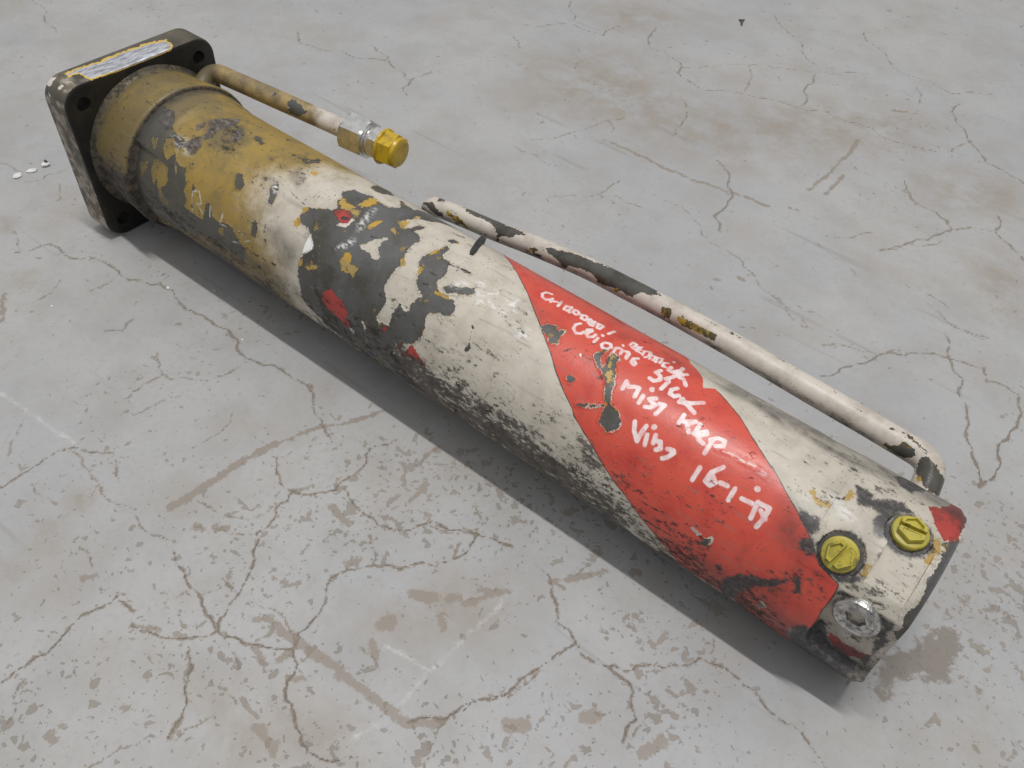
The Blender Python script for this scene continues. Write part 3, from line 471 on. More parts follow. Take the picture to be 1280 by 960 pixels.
                  ('B1', [(960, 400), (1090, 395), (1120, 370), (1230, 390), (1240, 450), (1190, 560), (1165, 600), (1110, 625), (1060, 620), (1010, 540), (990, 460)]), ('B2', [(330, 640), (370, 630), (460, 700), (560, 760), (640, 780), (620, 810), (560, 800), (470, 770), (380, 700)]), ('A5', [(445, 535), (470, 530), (478, 545), (455, 550)])): r2.add(tube(cc, p))
    A['red2'] = r2.f
    A['wht'] = Field(P).add(tube('A3', [(240, 402), (254, 440), (250, 470), (205, 485), (215, 450)])).add(tube('A5', [(370, 435), (378, 432), (380, 445), (373, 447)])).f
    sc = np.zeros(N)
    for cc, p, wd in (('A3', [(860, 625), (930, 610), (940, 630), (880, 640)], 3), ('A3', [(970, 655), (1080, 655), (1070, 675), (980, 675)], 3), ('A3', [(970, 690), (1040, 690), (1045, 710), (980, 715)], 3), ('A3', [(980, 615), (1020, 610), (1020, 630), (985, 632)], 2), ('A3', [(1050, 710), (1110, 750), (1090, 770), (1040, 720)], 3), ('A4', [(610, 380), (670, 380), (660, 440), (610, 420)], 4), ('A4', [(640, 500), (720, 520), (730, 590), (660, 560)], 4), ('D3', [(630, 470), (720, 370), (760, 350), (680, 460), (640, 510)], 4), ('D3', [(470, 640), (600, 570), (600, 600), (500, 660)], 3), ('B1', [(320, 340), (460, 420), (460, 480), (380, 460)], 6), ('D1', [(300, 480), (420, 520), (430, 600), (340, 570)], 6), ('D1', [(960, 810), (1010, 800), (1000, 850), (975, 860)], 2)): sc = np.maximum(sc, soft(P, tube(cc, p), wd))  # pale patches, some along the weld seam and on the head
    for cc, p, wd, a in (('D8', [(790, 800), (900, 850), (1020, 910), (1120, 960), (1100, 970), (980, 910), (860, 850), (780, 815)], 1.5, 0.62), ('A6', [(740, 85), (800, 110), (870, 150), (925, 190), (915, 205), (850, 160), (780, 120)], 1.5, 0.62)): sc = np.maximum(sc, a * soft(P, tube(cc, p), wd))  # sparkling highlight on the red stripe painted in as pale flecks
    A['scuff_glint'] = sc
    wo = np.zeros(N)
    for cc, p, wd, a in (('D1', [(540, 380), (620, 362), (745, 372), (725, 405), (660, 432), (590, 442), (560, 485), (515, 512), (500, 480), (545, 440)], 4, 1.0), ('D1', [(440, 415), (515, 382), (515, 420), (460, 448)], 4, 0.9), ('D1', [(380, 530), (430, 490), (495, 480), (495, 545), (450, 605), (395, 600)], 5, 1.0), ('D1', [(670, 450), (765, 420), (780, 470), (730, 520), (680, 510)], 6, 0.75), ('D1', [(560, 560), (700, 540), (820, 580), (760, 640), (600, 620)], 9, 0.42), ('D1', [(300, 470), (400, 520), (390, 580), (320, 570)], 5, 0.6), ('D1', [(230, 340), (330, 320), (330, 400), (260, 470)], 6, 0.7), ('D1', [(880, 740), (990, 750), (1000, 790), (900, 780)], 4, 0.5), ('D1', [(920, 610), (1070, 610), (950, 660)], 3, 0.5)): wo = np.maximum(wo, a * soft(P, tube(cc, p), wd))
    A['worn'] = wo
    b = Field(P)
    for cc, p, hw in (('A5', [(245, 440), (330, 415), (440, 388), (540, 370)], 0.25), ('D2', [(820, 605), (850, 635), (870, 640)], 0.7), ('D2', [(900, 655), (925, 680)], 0.7), ('D2', [(960, 690), (985, 705)], 0.8), ('D5', [(840, 462), (862, 465)], 1.0), ('D5', [(705, 195), (725, 198)], 0.6), ('D5', [(790, 498), (820, 500)], 1.0), ('A4', [(440, 510), (445, 520)], 0.9), ('A4', [(410, 630), (428, 618)], 1.2), ('A4', [(440, 530), (425, 600)], 0.1), ('D8', [(500, 653), (506, 655)], 0.5), ('B1', [(190, 265), (260, 290), (330, 330), (390, 345), (410, 325)], 0.35), ('B1', [(160, 140), (164, 142)], 0.4), ('B1', [(135, 75), (138, 78)], 0.3), ('D6', [(880, 400), (980, 470), (1140, 560)], 0.25), ('D6', [(960, 570), (1080, 640), (1250, 740)], 0.6),
                      ('A3', [(385, 328), (405, 332)], 1.6), ('A3', [(190, 60), (240, 72), (290, 75)], 0.9), ('D1', [(940, 690), (1060, 790), (1100, 870), (1180, 940)], 0.15), ('D1', [(660, 410), (700, 405), (740, 420)], 0.6), ('D1', [(520, 600), (545, 580)], 0.4), ('D1', [(895, 572), (899, 575)], 0.5), ('D1', [(560, 655), (566, 657)], 0.4), ('B7', [(420, 385), (480, 420), (540, 430)], 0.5), ('B7', [(540, 480), (580, 500)], 0.6), ('B7', [(380, 640), (470, 670), (560, 710)], 0.5), ('D5', [(380, 20), (460, 80), (540, 140), (740, 300)], 0.12), ('A6', [(560, 405), (575, 420)], 0.5), ('D6', [(400, 180), (620, 290), (860, 420)], 0.25), ('D6', [(440, 230), (700, 370), (900, 480)], 0.3), ('D6', [(400, 195), (640, 315), (840, 415)], 0.2), ('D6', [(480, 240), (760, 380), (900, 460)], 0.15), ('D1', [(360, 330), (430, 300), (560, 260), (640, 262), (720, 280), (780, 312)], 0.30), ('B1', [(1180, 520), (1190, 545)], 0.5), ('D5', [(1150, 540), (1155, 600)], 0.2), ('D5', [(500, 230), (515, 290)], 0.4), ('D5', [(590, 320), (610, 328)], 1.0), ('D5', [(640, 300), (655, 296)], 0.6), ('D5', [(470, 290), (490, 295)], 0.8), ('A6', [(880, 760), (905, 775)], 0.2)): b.line(tube(cc, p), hw)
    for k_ in range(6):                                               # worn print of an old sticker
        ox, oy = 12 * k_, 7.5 * k_; tt = 0.0
        while tt < 0.95:
            L_ = 0.06 + 0.05 * ((k_ * 7 + int(tt * 50)) % 3); p_ = [(212 + ox + 78 * tt, 252 + oy - 60 * tt), (212 + ox + 78 * (tt + L_), 252 + oy - 60 * (tt + L_))]; b.line(tube('A3', p_), 0.12); tt += L_ + 0.05
    A['blk'] = b.f
    # ---- the handwriting: CHROOM REPARATIE / LEIDING STUK / MIST KLEP / VINS 16-1-17
    k = Field(P); HW = 1.5
    S7 = [[(320, 178), (275, 162), (243, 172), (243, 200), (272, 222), (308, 218)], [(325, 212), (308, 240)], [(315, 232), (362, 240)], [(398, 240), (366, 274)], [(435, 270), (415, 300)], [(430, 275), (480, 282), (462, 302), (435, 310)], [(448, 306), (460, 326)], [(502, 305), (487, 325), (510, 342), (540, 338), (528, 312), (502, 305)], [(565, 345), (552, 372), (580, 386), (608, 372), (592, 350), (565, 345)], [(630, 378), (608, 408)], [(630, 380), (645, 400), (622, 426)], [(648, 400), (668, 398), (642, 432)], [(695, 415), (678, 448)], [(695, 418), (735, 432), (700, 457)], [(822, 476), (770, 495)],
          [(550, 412), (510, 420), (492, 450), (510, 488), (555, 492), (575, 478)], [(640, 460), (602, 462), (590, 490), (610, 520), (650, 518), (672, 500)], [(598, 492), (645, 472)], [(690, 528), (655, 560)], [(725, 508)], [(715, 580), (742, 562), (790, 575), (795, 600), (762, 615), (722, 605), (715, 580)], [(832, 608), (810, 642)], [(840, 605), (870, 612)], [(888, 625), (865, 655)], [(890, 630), (935, 640), (912, 680)], [(940, 655), (912, 692)], [(1012, 692), (972, 692), (950, 720), (975, 745), (992, 732), (980, 715)]]
    S8 = [[(158, 65), (185, 47), (212, 62), (190, 78)], [(170, 80), (205, 105)], [(108, 65), (112, 72)], [(252, 82), (217, 82), (205, 108), (235, 122)], [(212, 100), (240, 98)], [(265, 112), (250, 137)], [(270, 110), (312, 117), (292, 150), (265, 155)], [(322, 132), (300, 167)], [(320, 140), (350, 152), (325, 177)], [(362, 157), (345, 192)], [(365, 160), (400, 167), (375, 197)], [(440, 197), (408, 197), (392, 220), (420, 227)], [(475, 192), (485, 190)], [(460, 230), (440, 250), (468, 266), (530, 252)], [(545, 237), (500, 290), (430, 312)], [(575, 282), (537, 282), (520, 305), (548, 312)], [(557, 332), (565, 362)],
          [(385, 252), (347, 265), (380, 290), (380, 320), (332, 326), (302, 305)], [(420, 312), (470, 300)], [(442, 332), (387, 384)], [(505, 382), (462, 390), (450, 420), (480, 440), (515, 432)], [(545, 457), (517, 480), (560, 490)], [(695, 486), (610, 490), (560, 482)], [(562, 487), (628, 558)], [(135, 327), (102, 382)], [(135, 332), (150, 370), (190, 367)], [(190, 367), (228, 377), (190, 440)], [(255, 432), (222, 485)], [(320, 388)], [(350, 452), (297, 457), (322, 485), (345, 500), (310, 520), (267, 515)], [(372, 492), (415, 502)], [(415, 502), (345, 568)],
          [(555, 572), (512, 632)], [(545, 622), (638, 622), (575, 642)], [(575, 642), (585, 700)], [(672, 642), (622, 710), (655, 732)], [(720, 692), (665, 702), (652, 750), (690, 782)], [(670, 730), (722, 712)], [(765, 752), (702, 852)], [(742, 752), (800, 742), (850, 762), (840, 800), (782, 800)], [(195, 622), (190, 690), (210, 765), (250, 690), (278, 655)], [(285, 717), (267, 793)], [(335, 662)], [(347, 722), (327, 780)], [(345, 760), (382, 770), (382, 820), (347, 828)], [(430, 822), (475, 832), (480, 850), (430, 884), (392, 890)]]
    S6 = [[(622, 158), (587, 213)], [(725, 157), (672, 180), (645, 218), (665, 238), (690, 225), (680, 200), (652, 207)], [(712, 226), (744, 240)], [(778, 252), (747, 303)], [(807, 296), (855, 319)], [(880, 312), (847, 384)], [(882, 315), (932, 340), (905, 385), (872, 422)], [(893, 352), (912, 388)], [(877, 254)]]
    for cc, S in (('D7', S7), ('D8', S8), ('A6', S6)):
        for p in S: k.line(tube(cc, p), (0.9 if cc == 'D8' and np.mean(p, 0)[1] < 230 and np.mean(p, 0)[0] < 580 and not (np.mean(p, 0)[0] > 300 and np.mean(p, 0)[0] < 390 and np.mean(p, 0)[1] > 240) else 1.1 if cc == 'D7' else HW) * (1.3 if len(p) == 1 else 1.0))
    A['ink'] = k.f
    q = Field(P)
    for p in ([(430, 350), (432, 210), (475, 205), (490, 290), (445, 300)], [(460, 290), (495, 355)], [(548, 310), (545, 380)], [(610, 430), (632, 355)], [(632, 370), (610, 425), (655, 445)], [(700, 545), (740, 555)], [(780, 545), (810, 540)], [(735, 470), (765, 500)]): q.line(tube('D2', p), 0.75)
    A['chalk'] = q.f
    # ---- where the yellow sprayed coat ends, olive grime on it
    lim = np.interp(th, np.radians([-180, -60, -40, -10, 20, 45, 65, 80, 100, 180]), [285, 285, 283, 262, 236, 240, 262, 285, 300, 300])
    A['ybl'] = sst(lim + 62, lim - 62, xm)
    ol = 0.75 * sst(118, 96, xm) * sst(math.radians(-60), math.radians(40), th) + 0.95 * sst(math.radians(70), math.radians(100), np.abs(th))
    ol = np.maximum(ol, 0.75 * soft(P, tube('D1', [(0, 0), (130, 160), (200, 220), (80, 400), (0, 640), (-120, 700), (-120, 300)]), 18)); ol = np.maximum(ol, 0.7 * soft(P, tube('D1', [(520, 380), (760, 420), (780, 520), (660, 560), (560, 540)]), 10)); A['olive'] = np.clip(ol + 0.30 + 0.25 * sst(180, 100, xm), 0, 1.1)
    so = np.zeros(N)
    for cc, p, wd, a in (('D2', [(950, 470), (1020, 460), (1080, 560), (1120, 650), (1090, 720), (1010, 600)], 10, 0.75), ('D1', [(880, 740), (960, 740), (1010, 790), (960, 810), (900, 780)], 3, 0.35), ('D1', [(1060, 740), (1150, 690), (1200, 760), (1130, 840)], 3, 0.45), ('D1', [(920, 610), (1060, 620), (950, 660)], 3, 0.35), ('D1', [(1030, 880), (1100, 910), (1160, 960), (1080, 930)], 3, 0.5),
                         ('A6', [(560, 560), (640, 560), (760, 640), (1000, 650), (1100, 450), (1130, 560), (1000, 760), (960, 900), (780, 760)], 14, 0.62), ('A6', [(1010, 300), (1080, 400), (1140, 560), (1060, 600), (960, 480)], 12, 0.6), ('A6', [(1100, 560), (1200, 650), (1120, 640)], 6, 0.5), ('A6', [(780, 560), (830, 490), (850, 500), (800, 600)], 4, 0.35), ('A6', [(420, 520), (640, 700), (950, 900), (900, 960), (500, 640)], 9, 0.85), ('A6', [(1030, 640), (1080, 640), (1070, 720), (1030, 710)], 4, 0.5), ('D7', [(170, 260), (290, 330), (280, 420), (220, 400)], 5, 0.35), ('D7', [(780, 470), (900, 480), (1000, 540), (900, 560)], 5, 0.35), ('D8', [(360, 80), (500, 150), (640, 260), (560, 260), (400, 160)], 5, 0.3), ('D7', [(180, 0), (450, 140), (900, 430), (900, 400), (450, 90), (250, 0)], 6, 0.55),
                         ('B1', [(150, 100), (260, 60), (200, 240), (100, 330), (40, 380)], 8, 0.16), ('B1', [(300, 0), (440, 40), (700, 180), (860, 220), (960, 310), (820, 290), (700, 220), (500, 130), (380, 90)], 6, 0.8), ('A8' if False else 'B8', [(0, 230), (120, 330), (300, 420), (450, 480), (600, 560), (560, 620), (380, 540), (180, 420), (0, 300)], 6, 0.85), ('D8', [(640, 240), (760, 320), (900, 380), (1100, 480), (1280, 600), (1280, 660), (1050, 500), (820, 380)], 6, 0.8), ('D3', [(80, 470), (160, 560), (190, 680), (120, 650)], 8, 0.35), ('B2', [(300, 500), (480, 520), (480, 690), (380, 690), (320, 560)], 6, 0.3)): so = np.maximum(so, a * soft(P, tube(cc, p), wd))  # first patch paints in the soft shading of the shallow dip by the head
    so = np.maximum(so, 0.88 * sst(101, 90, xm)); so = np.maximum(so, 0.72 * sst(-0.20, -0.50, th) * sst(590, 660, xm)); so = np.maximum(so, 0.5 * sst(-0.45, -0.80, th) * sst(250, 300, xm)); so = np.maximum(so, 0.16 * sst(690, 740, xm)); so = np.maximum(so, 0.95 * sst(1.55, 1.85, th) * sst(730, 765, xm)); so = np.maximum(so, 0.6 * sst(1.35, 1.75, th) * sst(640, 720, xm)); A['soot_shade'] = so  # shade of the neck groove painted in; head underside darker too
    # ---- caked dirt along the lower flank and underneath
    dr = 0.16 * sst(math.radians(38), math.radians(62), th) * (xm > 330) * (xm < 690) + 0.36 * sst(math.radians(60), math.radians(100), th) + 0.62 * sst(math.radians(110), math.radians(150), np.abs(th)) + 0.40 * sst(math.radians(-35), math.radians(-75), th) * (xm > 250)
    for cc, p, wd, a in (('D5', [(380, 200), (440, 300), (560, 330), (680, 400), (800, 520), (950, 600), (1100, 720), (1280, 880), (1190, 960), (700, 640), (300, 330), (200, 120), (300, 180)], 20, 0.55), ('D5', [(400, 200), (520, 190), (540, 260), (420, 280)], 10, 0.22), ('D5', [(900, 500), (1030, 510), (1000, 580), (880, 570)], 10, 0.2), ('D6', [(540, 0), (600, 30), (720, 230), (790, 330), (760, 350), (620, 250), (570, 140)], 5, 0.5), ('D6', [(0, 60), (200, 90), (380, 160), (440, 290), (700, 420), (840, 560), (800, 620), (500, 400), (200, 210)], 12, 0.55), ('A4', [(330, 190), (420, 220), (450, 260), (360, 230)], 4, 0.5), ('A4', [(560, 430), (680, 470), (700, 510), (590, 480)], 5, 0.32), ('A4', [(640, 290), (700, 330), (700, 370)], 4, 0.3), ('D4', [(240, 320), (340, 380), (480, 470), (600, 570), (560, 620), (300, 430)], 8, 0.25), ('D4', [(260, 200), (400, 180), (420, 230), (360, 300), (480, 450), (420, 460), (330, 330)], 5, 0.4), ('D4', [(720, 520), (820, 510), (830, 600), (760, 620)], 5, 0.4), ('D4', [(900, 640), (1000, 680), (1100, 790), (980, 780)], 5, 0.3), ('B7', [(390, 630), (470, 650), (560, 710), (470, 690)], 3, 0.5),
                         ('B1', [(380, 100), (470, 130), (560, 230), (700, 290), (660, 340), (480, 220)], 4, 0.4), ('B2', [(480, 180), (560, 200), (590, 250), (520, 240)], 4, 0.4), ('B2', [(480, 560), (720, 580), (740, 640), (560, 700), (500, 640)], 4, 0.45), ('D1', [(0, 640), (60, 640), (80, 900), (180, 1000), (60, 960)], 8, 0.5), ('D1', [(540, 370), (760, 370), (790, 480), (760, 600), (640, 600), (560, 500)], 8, 0.36), ('D1', [(290, 430), (380, 480), (500, 470), (480, 600), (380, 600), (310, 540)], 6, 0.4), ('A6', [(560, 560), (700, 610), (1000, 650), (1090, 480), (1130, 560), (1050, 700), (900, 880), (700, 740)], 10, 0.3), ('D1', [(980, 700), (1180, 640), (1240, 720), (1120, 860)], 6, 0.15)): dr = dr + a * soft(P, tube(cc, p), wd)
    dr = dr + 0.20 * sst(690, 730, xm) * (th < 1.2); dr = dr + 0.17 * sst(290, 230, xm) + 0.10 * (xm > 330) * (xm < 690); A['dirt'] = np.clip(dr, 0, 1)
    gz = Field(P)
    for cc, p in (('B1', [(90, 430), (160, 440), (230, 480), (215, 560), (180, 590), (130, 540)]), ('B1', [(110, 590), (190, 600), (210, 700), (150, 700), (110, 660)]), ('B1', [(470, 240), (520, 260), (600, 320), (590, 340), (680, 350), (720, 340), (800, 370), (860, 440), (760, 440), (720, 500), (690, 560), (700, 610), (640, 600), (590, 560), (610, 480), (640, 440), (560, 400), (490, 390), (470, 300)]), ('B1', [(730, 190), (840, 210), (960, 300), (850, 300), (780, 260)]), ('B1', [(605, 750), (620, 700), (660, 675), (665, 690), (625, 745)]), ('B1', [(310, 830), (420, 860), (480, 840), (540, 860), (470, 900), (360, 900)]),
                  ('A6', [(720, 655), (800, 630), (900, 652), (1015, 660), (960, 685), (860, 690), (800, 715), (760, 740), (720, 720)]), ('A6', [(690, 590), (715, 585), (720, 610), (695, 610)]), ('A6', [(1045, 650), (1070, 650), (1070, 720), (1040, 715)]), ('A6', [(1060, 340), (1160, 390), (1150, 440), (1110, 430)]), ('B2', [(150, 500), (240, 490), (310, 520), (330, 600), (380, 700), (560, 820), (480, 860), (300, 740), (160, 620)]), ('B2', [(690, 640), (760, 600), (790, 640), (640, 800), (600, 840), (560, 800), (640, 770)]), ('B2', [(440, 290), (480, 250), (600, 310), (850, 490), (740, 640), (700, 600), (760, 520), (600, 330)])): gz.add(tube(cc, p))
    for px_, py_ in ((1052, 692), (1136, 668)):                      # grease round the two plastic plugs
        c0 = on_tube(px_, py_); gz.add([(c0[0] + 14.2 * math.cos(a) * (1 + 0.08 * math.sin(3 * a)), c0[1] + 14.2 * math.sin(a)) for a in np.arange(0, 6.28, 0.3)])
    A['grease'] = gz.f
    A['lump'] = 0.0 * xm
    for cc, p in (('D8', [(790, 800), (900, 850), (1020, 910), (1120, 960), (1090, 980), (980, 920), (860, 860), (775, 825)]), ('A6', [(740, 80), (800, 105), (870, 145), (930, 190), (915, 210), (850, 165), (780, 125)])): A['lump'] = np.maximum(A['lump'], 0.30 * soft(P, tube(cc, p), 2.0))
    A['lump'] = np.maximum(A['lump'], soft(P, tube('D1', [(460, 380), (740, 360), (800, 460), (780, 600), (650, 700), (560, 640), (480, 500)]), 10))
    return A

PADN = math.radians(88.0); PADD = R * math.cos(PADN - math.radians(53.6))
FLN = math.radians(28.0); FLD = R * 0.966
def tube_radius(x, t):
    r = np.full(np.broadcast(x, t).shape, R) * 1.0
    r = r + 0.0040 * np.clip((0.1185 - x) / 0.028, 0, 1) ** 0.8 + 0.0004 * np.exp(-((x - 0.1125) / 0.0018) ** 2)                               # ring by the neck
    r = r + 0.0007 * np.exp(-((x - 0.335) / 0.0035) ** 2) * (0.8 + 0.3 * np.sin(31 * t + 3 * np.sin(5 * t)))              # weld seam
    r = r - 0.0005 * np.exp(-((x - 0.7175) / 0.006) ** 2) + 0.0005 * sst(0.7365, 0.7378, x)
    r = r + 0.00022 * np.sin(23 * x + 2 * t) * np.sin(41 * x - 3 * t + 1)
    fl = FLD / np.maximum(np.cos(t - FLN), 0.3); r = np.where((x > 0.7741) & (x < 0.7989) & (np.abs(t - FLN) < 1), np.minimum(r, fl), r)
    c = np.cos(t - PADN); pv = PADD * np.tan(np.clip(t - PADN, -1.3, 1.3)); pk = PADD / np.maximum(c, 0.25)
    sd = np.where(pv < 0.001, x - 0.7656, np.where(x < 0.7856, 0.0200 - np.hypot(x - 0.7856, pv - 0.001), 0.021 - pv))
    r = np.where(c > 0.3, np.minimum(r, pk + (R - np.minimum(pk, R)) * sst(0.0012, -0.0016, sd)), r)
    for px_, py_ in ((1052, 692), (1136, 668)):                                                                          # spot faces under the plugs
        u, v = on_tube(px_, py_); dd = np.hypot(x - u / 1000, R * (t - v / 1000 / R)); tc_ = v / 1000 / R
        r = np.where(dd < 0.0135, np.minimum(r, (R * 0.982) / np.maximum(np.cos(t - tc_), 0.5)), r)
    r = r - 0.0028 * sst(0.8022, LEN, x) ** 1.0
    return r

def tube_part(name, x0, x1, dx, extra, nt, cap):
    xs = np.unique(np.round(np.concatenate([np.arange(x0, x1, dx), [x1], [q for e_ in extra for q in (e_ - 0.00012, e_ + 0.00012)]]), 6)); xs = xs[(xs >= x0) & (xs <= x1)]
    ts = -math.pi + np.arange(nt) * 2 * math.pi / nt
    X, T = np.meshgrid(xs, ts, indexing='ij'); r = tube_radius(X, T)
    V = WC(X, T, r).reshape(-1, 3)
    Fq = gridfaces(len(xs), nt, True)
    A = paint_fields(X.ravel() * 1000, (T * R * 1000).ravel())
    if cap:                                                              # end face in rings towards the centre
        rings = []; n0 = len(V)
        for f in (0.97, 0.8, 0.5, 0.2, 0.02): rings.append(WC(np.full(nt, x1), ts, r[-1] * f))
        V = np.concatenate([V] + rings); k = gridfaces(6, nt, True) + (len(xs) - 1) * nt; Fq = np.concatenate([Fq, k])
        for key in A: A[key] = np.concatenate([A[key], np.full(nt * 5, -FAR if key in ('red', 'ylw', 'crm', 'red2', 'wht', 'blk', 'ink', 'chalk', 'grease') else (FAR if key == 'grey' else 0.0))])
    a, b, c = V[Fq[0][0]], V[Fq[0][1]], V[Fq[0][3]]
    if np.cross(b - a, c - a) @ (a - W(xs[0], 0, 0)) < 0: Fq = Fq[:, ::-1]
    return build(name, V, np.ascontiguousarray(Fq), M_PAINT, root, A, 30, BASE)

barrel = tube_part('barrel', 0.088, 0.7370, 0.0011, [], 380, False)
head = tube_part('head_cap', 0.7370, LEN, 0.0007, [0.7377, 0.7656, 0.7741, 0.7989, 0.8022], 520, True)
head['label'] = 'cream and red end cap with ports and a milled side flat'

def neck():
    prof = [(0.0325, 0.0735), (0.0340, 0.0722), (0.0360, 0.0702), (0.0385, 0.0692), (0.042, 0.0690)] + [(x, 0.0690 + 0.0038 * ((x - 0.042) / 0.042) ** 1.3) for x in np.linspace(0.045, 0.083, 26)] + [(0.0838, 0.0728), (0.0852, 0.0723), (0.0864, 0.0714), (0.0873, 0.0700), (0.0878, 0.0688), (0.0886, 0.0668), (0.090, 0.0650)]
    nt = 300; ts = -math.pi + np.arange(nt) * 2 * math.pi / nt; xs = np.array([p[0] for p in prof]); rs_ = np.array([p[1] for p in prof])
    X, T = np.meshgrid(xs, ts, indexing='ij'); Rr = np.repeat(rs_[:, None], nt, 1) + 0.0003 * np.sin(9 * T + 80 * X) * (X < 0.041)
    V = WC(X, T, Rr).reshape(-1, 3); A = paint_fields(X.ravel() * 1000, (T * R * 1000).ravel())
    for k in ('red', 'crm', 'red2', 'wht', 'blk', 'ink', 'chalk', 'grease'): A[k][:] = -FAR
    A['grey'] = np.maximum(-FAR, np.minimum(A['grey'], -FAR)); A['ybl'][:] = 1.0
    th = T.ravel(); x = X.ravel(); pxy, _ = pix(V)
    A['olive'] = np.clip(0.68 + 0.75 * sst(0.044, 0.034, x) + 0.55 * sst(math.radians(20), math.radians(60), th) + 0.5 * sst(math.radians(62), math.radians(85), th) + 0.5 * (x > 0.0868), 0, 1.2)
    A['dirt'] = np.clip(0.25 + 0.75 * sst(math.radians(62), math.radians(92), np.abs(th)) + 0.55 * sst(0.041, 0.034, x) + 0.6 * sst(0.086, 0.0875, x), 0, 1); A['soot_shade'] = np.maximum(0.85 * sst(0.0852, 0.0870, x), np.maximum(0.75 * sst(math.radians(66), math.radians(92), th), 0.6 * sst(0.046, 0.035, x)))  # groove shade painted onto the neck end; lower flank and flange crease darker
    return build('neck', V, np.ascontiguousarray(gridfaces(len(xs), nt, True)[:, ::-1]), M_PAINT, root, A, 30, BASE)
nk_ = neck()

# ---- square flange with four bolt holes
def flange():
    n = 480; rc = 0.020; a = FA; out = []
    for k in range(4):
        c0 = [(a - rc, a - rc), (-(a - rc), a - rc), (-(a - rc), -(a - rc)), (a - rc, -(a - rc))][k]
        for j in range(41):
            q = math.radians(90 * k + 90 * j / 40); out.append((c0[0] + rc * math.cos(q), c0[1] + rc * math.sin(q)))
        nx = [(a - rc, a), (-a, a - rc), (-(a - rc), -a), (a, -(a - rc))][k]; c1 = [(-(a - rc), a), (-a, -(a - rc)), (a - rc, -a), (a, a - rc)][k]
        for j in range(1, 80): out.append((nx[0] + (c1[0] - nx[0]) * j / 80, nx[1] + (c1[1] - nx[1]) * j / 80))
    out = np.array(out); n = len(out)
    prof = [(0.0, 0.30), (0.0, 0.75), (0.0, 0.955), (0.0006, 0.98), (0.0022, 0.996)] + [(x, 1.0) for x in np.linspace(0.0036, FT - 0.0026, 24)] + [(FT - 0.0014, 0.9965), (FT - 0.0004, 0.989), (FT, 0.975), (FT, 0.94), (FT, 0.90), (FT, 0.85), (FT, 0.80), (FT, 0.74), (FT, 0.60), (FT, 0.30)]
    V = np.concatenate([W(np.full(n, x), out[:, 0] * s, out[:, 1] * s) for x, s in prof]); F = [tuple(q) for q in gridfaces(len(prof), n, True)]
    F.append(tuple(range(n))[::-1]); F.append(tuple((len(prof) - 1) * n + j for j in range(n)))
    o = fixn(build('flange', V, F, M_FLANGE, root, None, 0, BASE))
    cut = bmesh.new()
    for sy in (-1, 1):
        for sz in (-1, 1):
            c = W(0.0165, 0.0621 * sy, 0.0621 * sz) - BASE
            m = Matrix.Translation(Vector(c)) @ Vector(AX).to_track_quat('Z', 'Y').to_matrix().to_4x4()
            bmesh.ops.create_cone(cut, cap_ends=True, segments=40, radius1=0.0068, radius2=0.0068, depth=0.06, matrix=m)
    cm = bpy.data.meshes.new('cutter'); cut.to_mesh(cm); cut.free(); co = bpy.data.objects.new('cutter', cm); scn.collection.objects.link(co); co.location = BASE
    md = o.modifiers.new('holes', 'BOOLEAN'); md.operation = 'DIFFERENCE'; md.object = co; md.solver = 'EXACT'
    bpy.context.view_layer.update(); dg = bpy.context.evaluated_depsgraph_get(); me = bpy.data.meshes.new_from_object(o.evaluated_get(dg))
    o.modifiers.clear(); o.data = me; me.name = 'flange'; bpy.data.objects.remove(co); bpy.data.meshes.remove(cm)
    me.polygons.foreach_set('use_smooth', np.ones(len(me.polygons), bool)); me.set_sharp_from_angle(angle=math.radians(38))
    P = np.zeros(len(me.vertices) * 3, np.float32); me.vertices.foreach_get('co', P); P = P.reshape(-1, 3) + BASE
    q = P - ORG; x, l, u = q @ AX, q @ LAT, q @ UP
    pxy, sc = pix(P)
    gr = Field(pxy).add(tr('A1', [(250, 292), (320, 262), (400, 240), (500, 197), (620, 160), (665, 153), (697, 180), (684, 206), (600, 245), (500, 282), (430, 305), (365, 325), (310, 303), (275, 312)])).f / sc; gr[u < FA * 0.96] = -FAR
    cr_ = Field(pxy).add(tr('B3', [(105, 690), (170, 620), (260, 615), (210, 650), (180, 700)])).add(tr('B3', [(260, 720), (300, 680), (310, 700), (270, 735)])).add(tr('B3', [(150, 770), (170, 760), (190, 810), (165, 800)])).add(tr('B4', [(540, 105), (600, 110), (620, 140), (560, 125)])).f / sc
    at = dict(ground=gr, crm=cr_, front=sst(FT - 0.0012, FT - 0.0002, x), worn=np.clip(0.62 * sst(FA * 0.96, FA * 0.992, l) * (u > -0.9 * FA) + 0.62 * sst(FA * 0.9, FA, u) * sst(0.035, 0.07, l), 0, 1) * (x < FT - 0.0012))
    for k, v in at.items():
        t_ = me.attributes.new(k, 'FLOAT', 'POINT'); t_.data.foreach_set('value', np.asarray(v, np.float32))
    if not me.materials: me.materials.append(M_FLANGE)
    return o
fl = flange(); fl['label'] = 'dark square flange with a bright ground strip along its top edge'

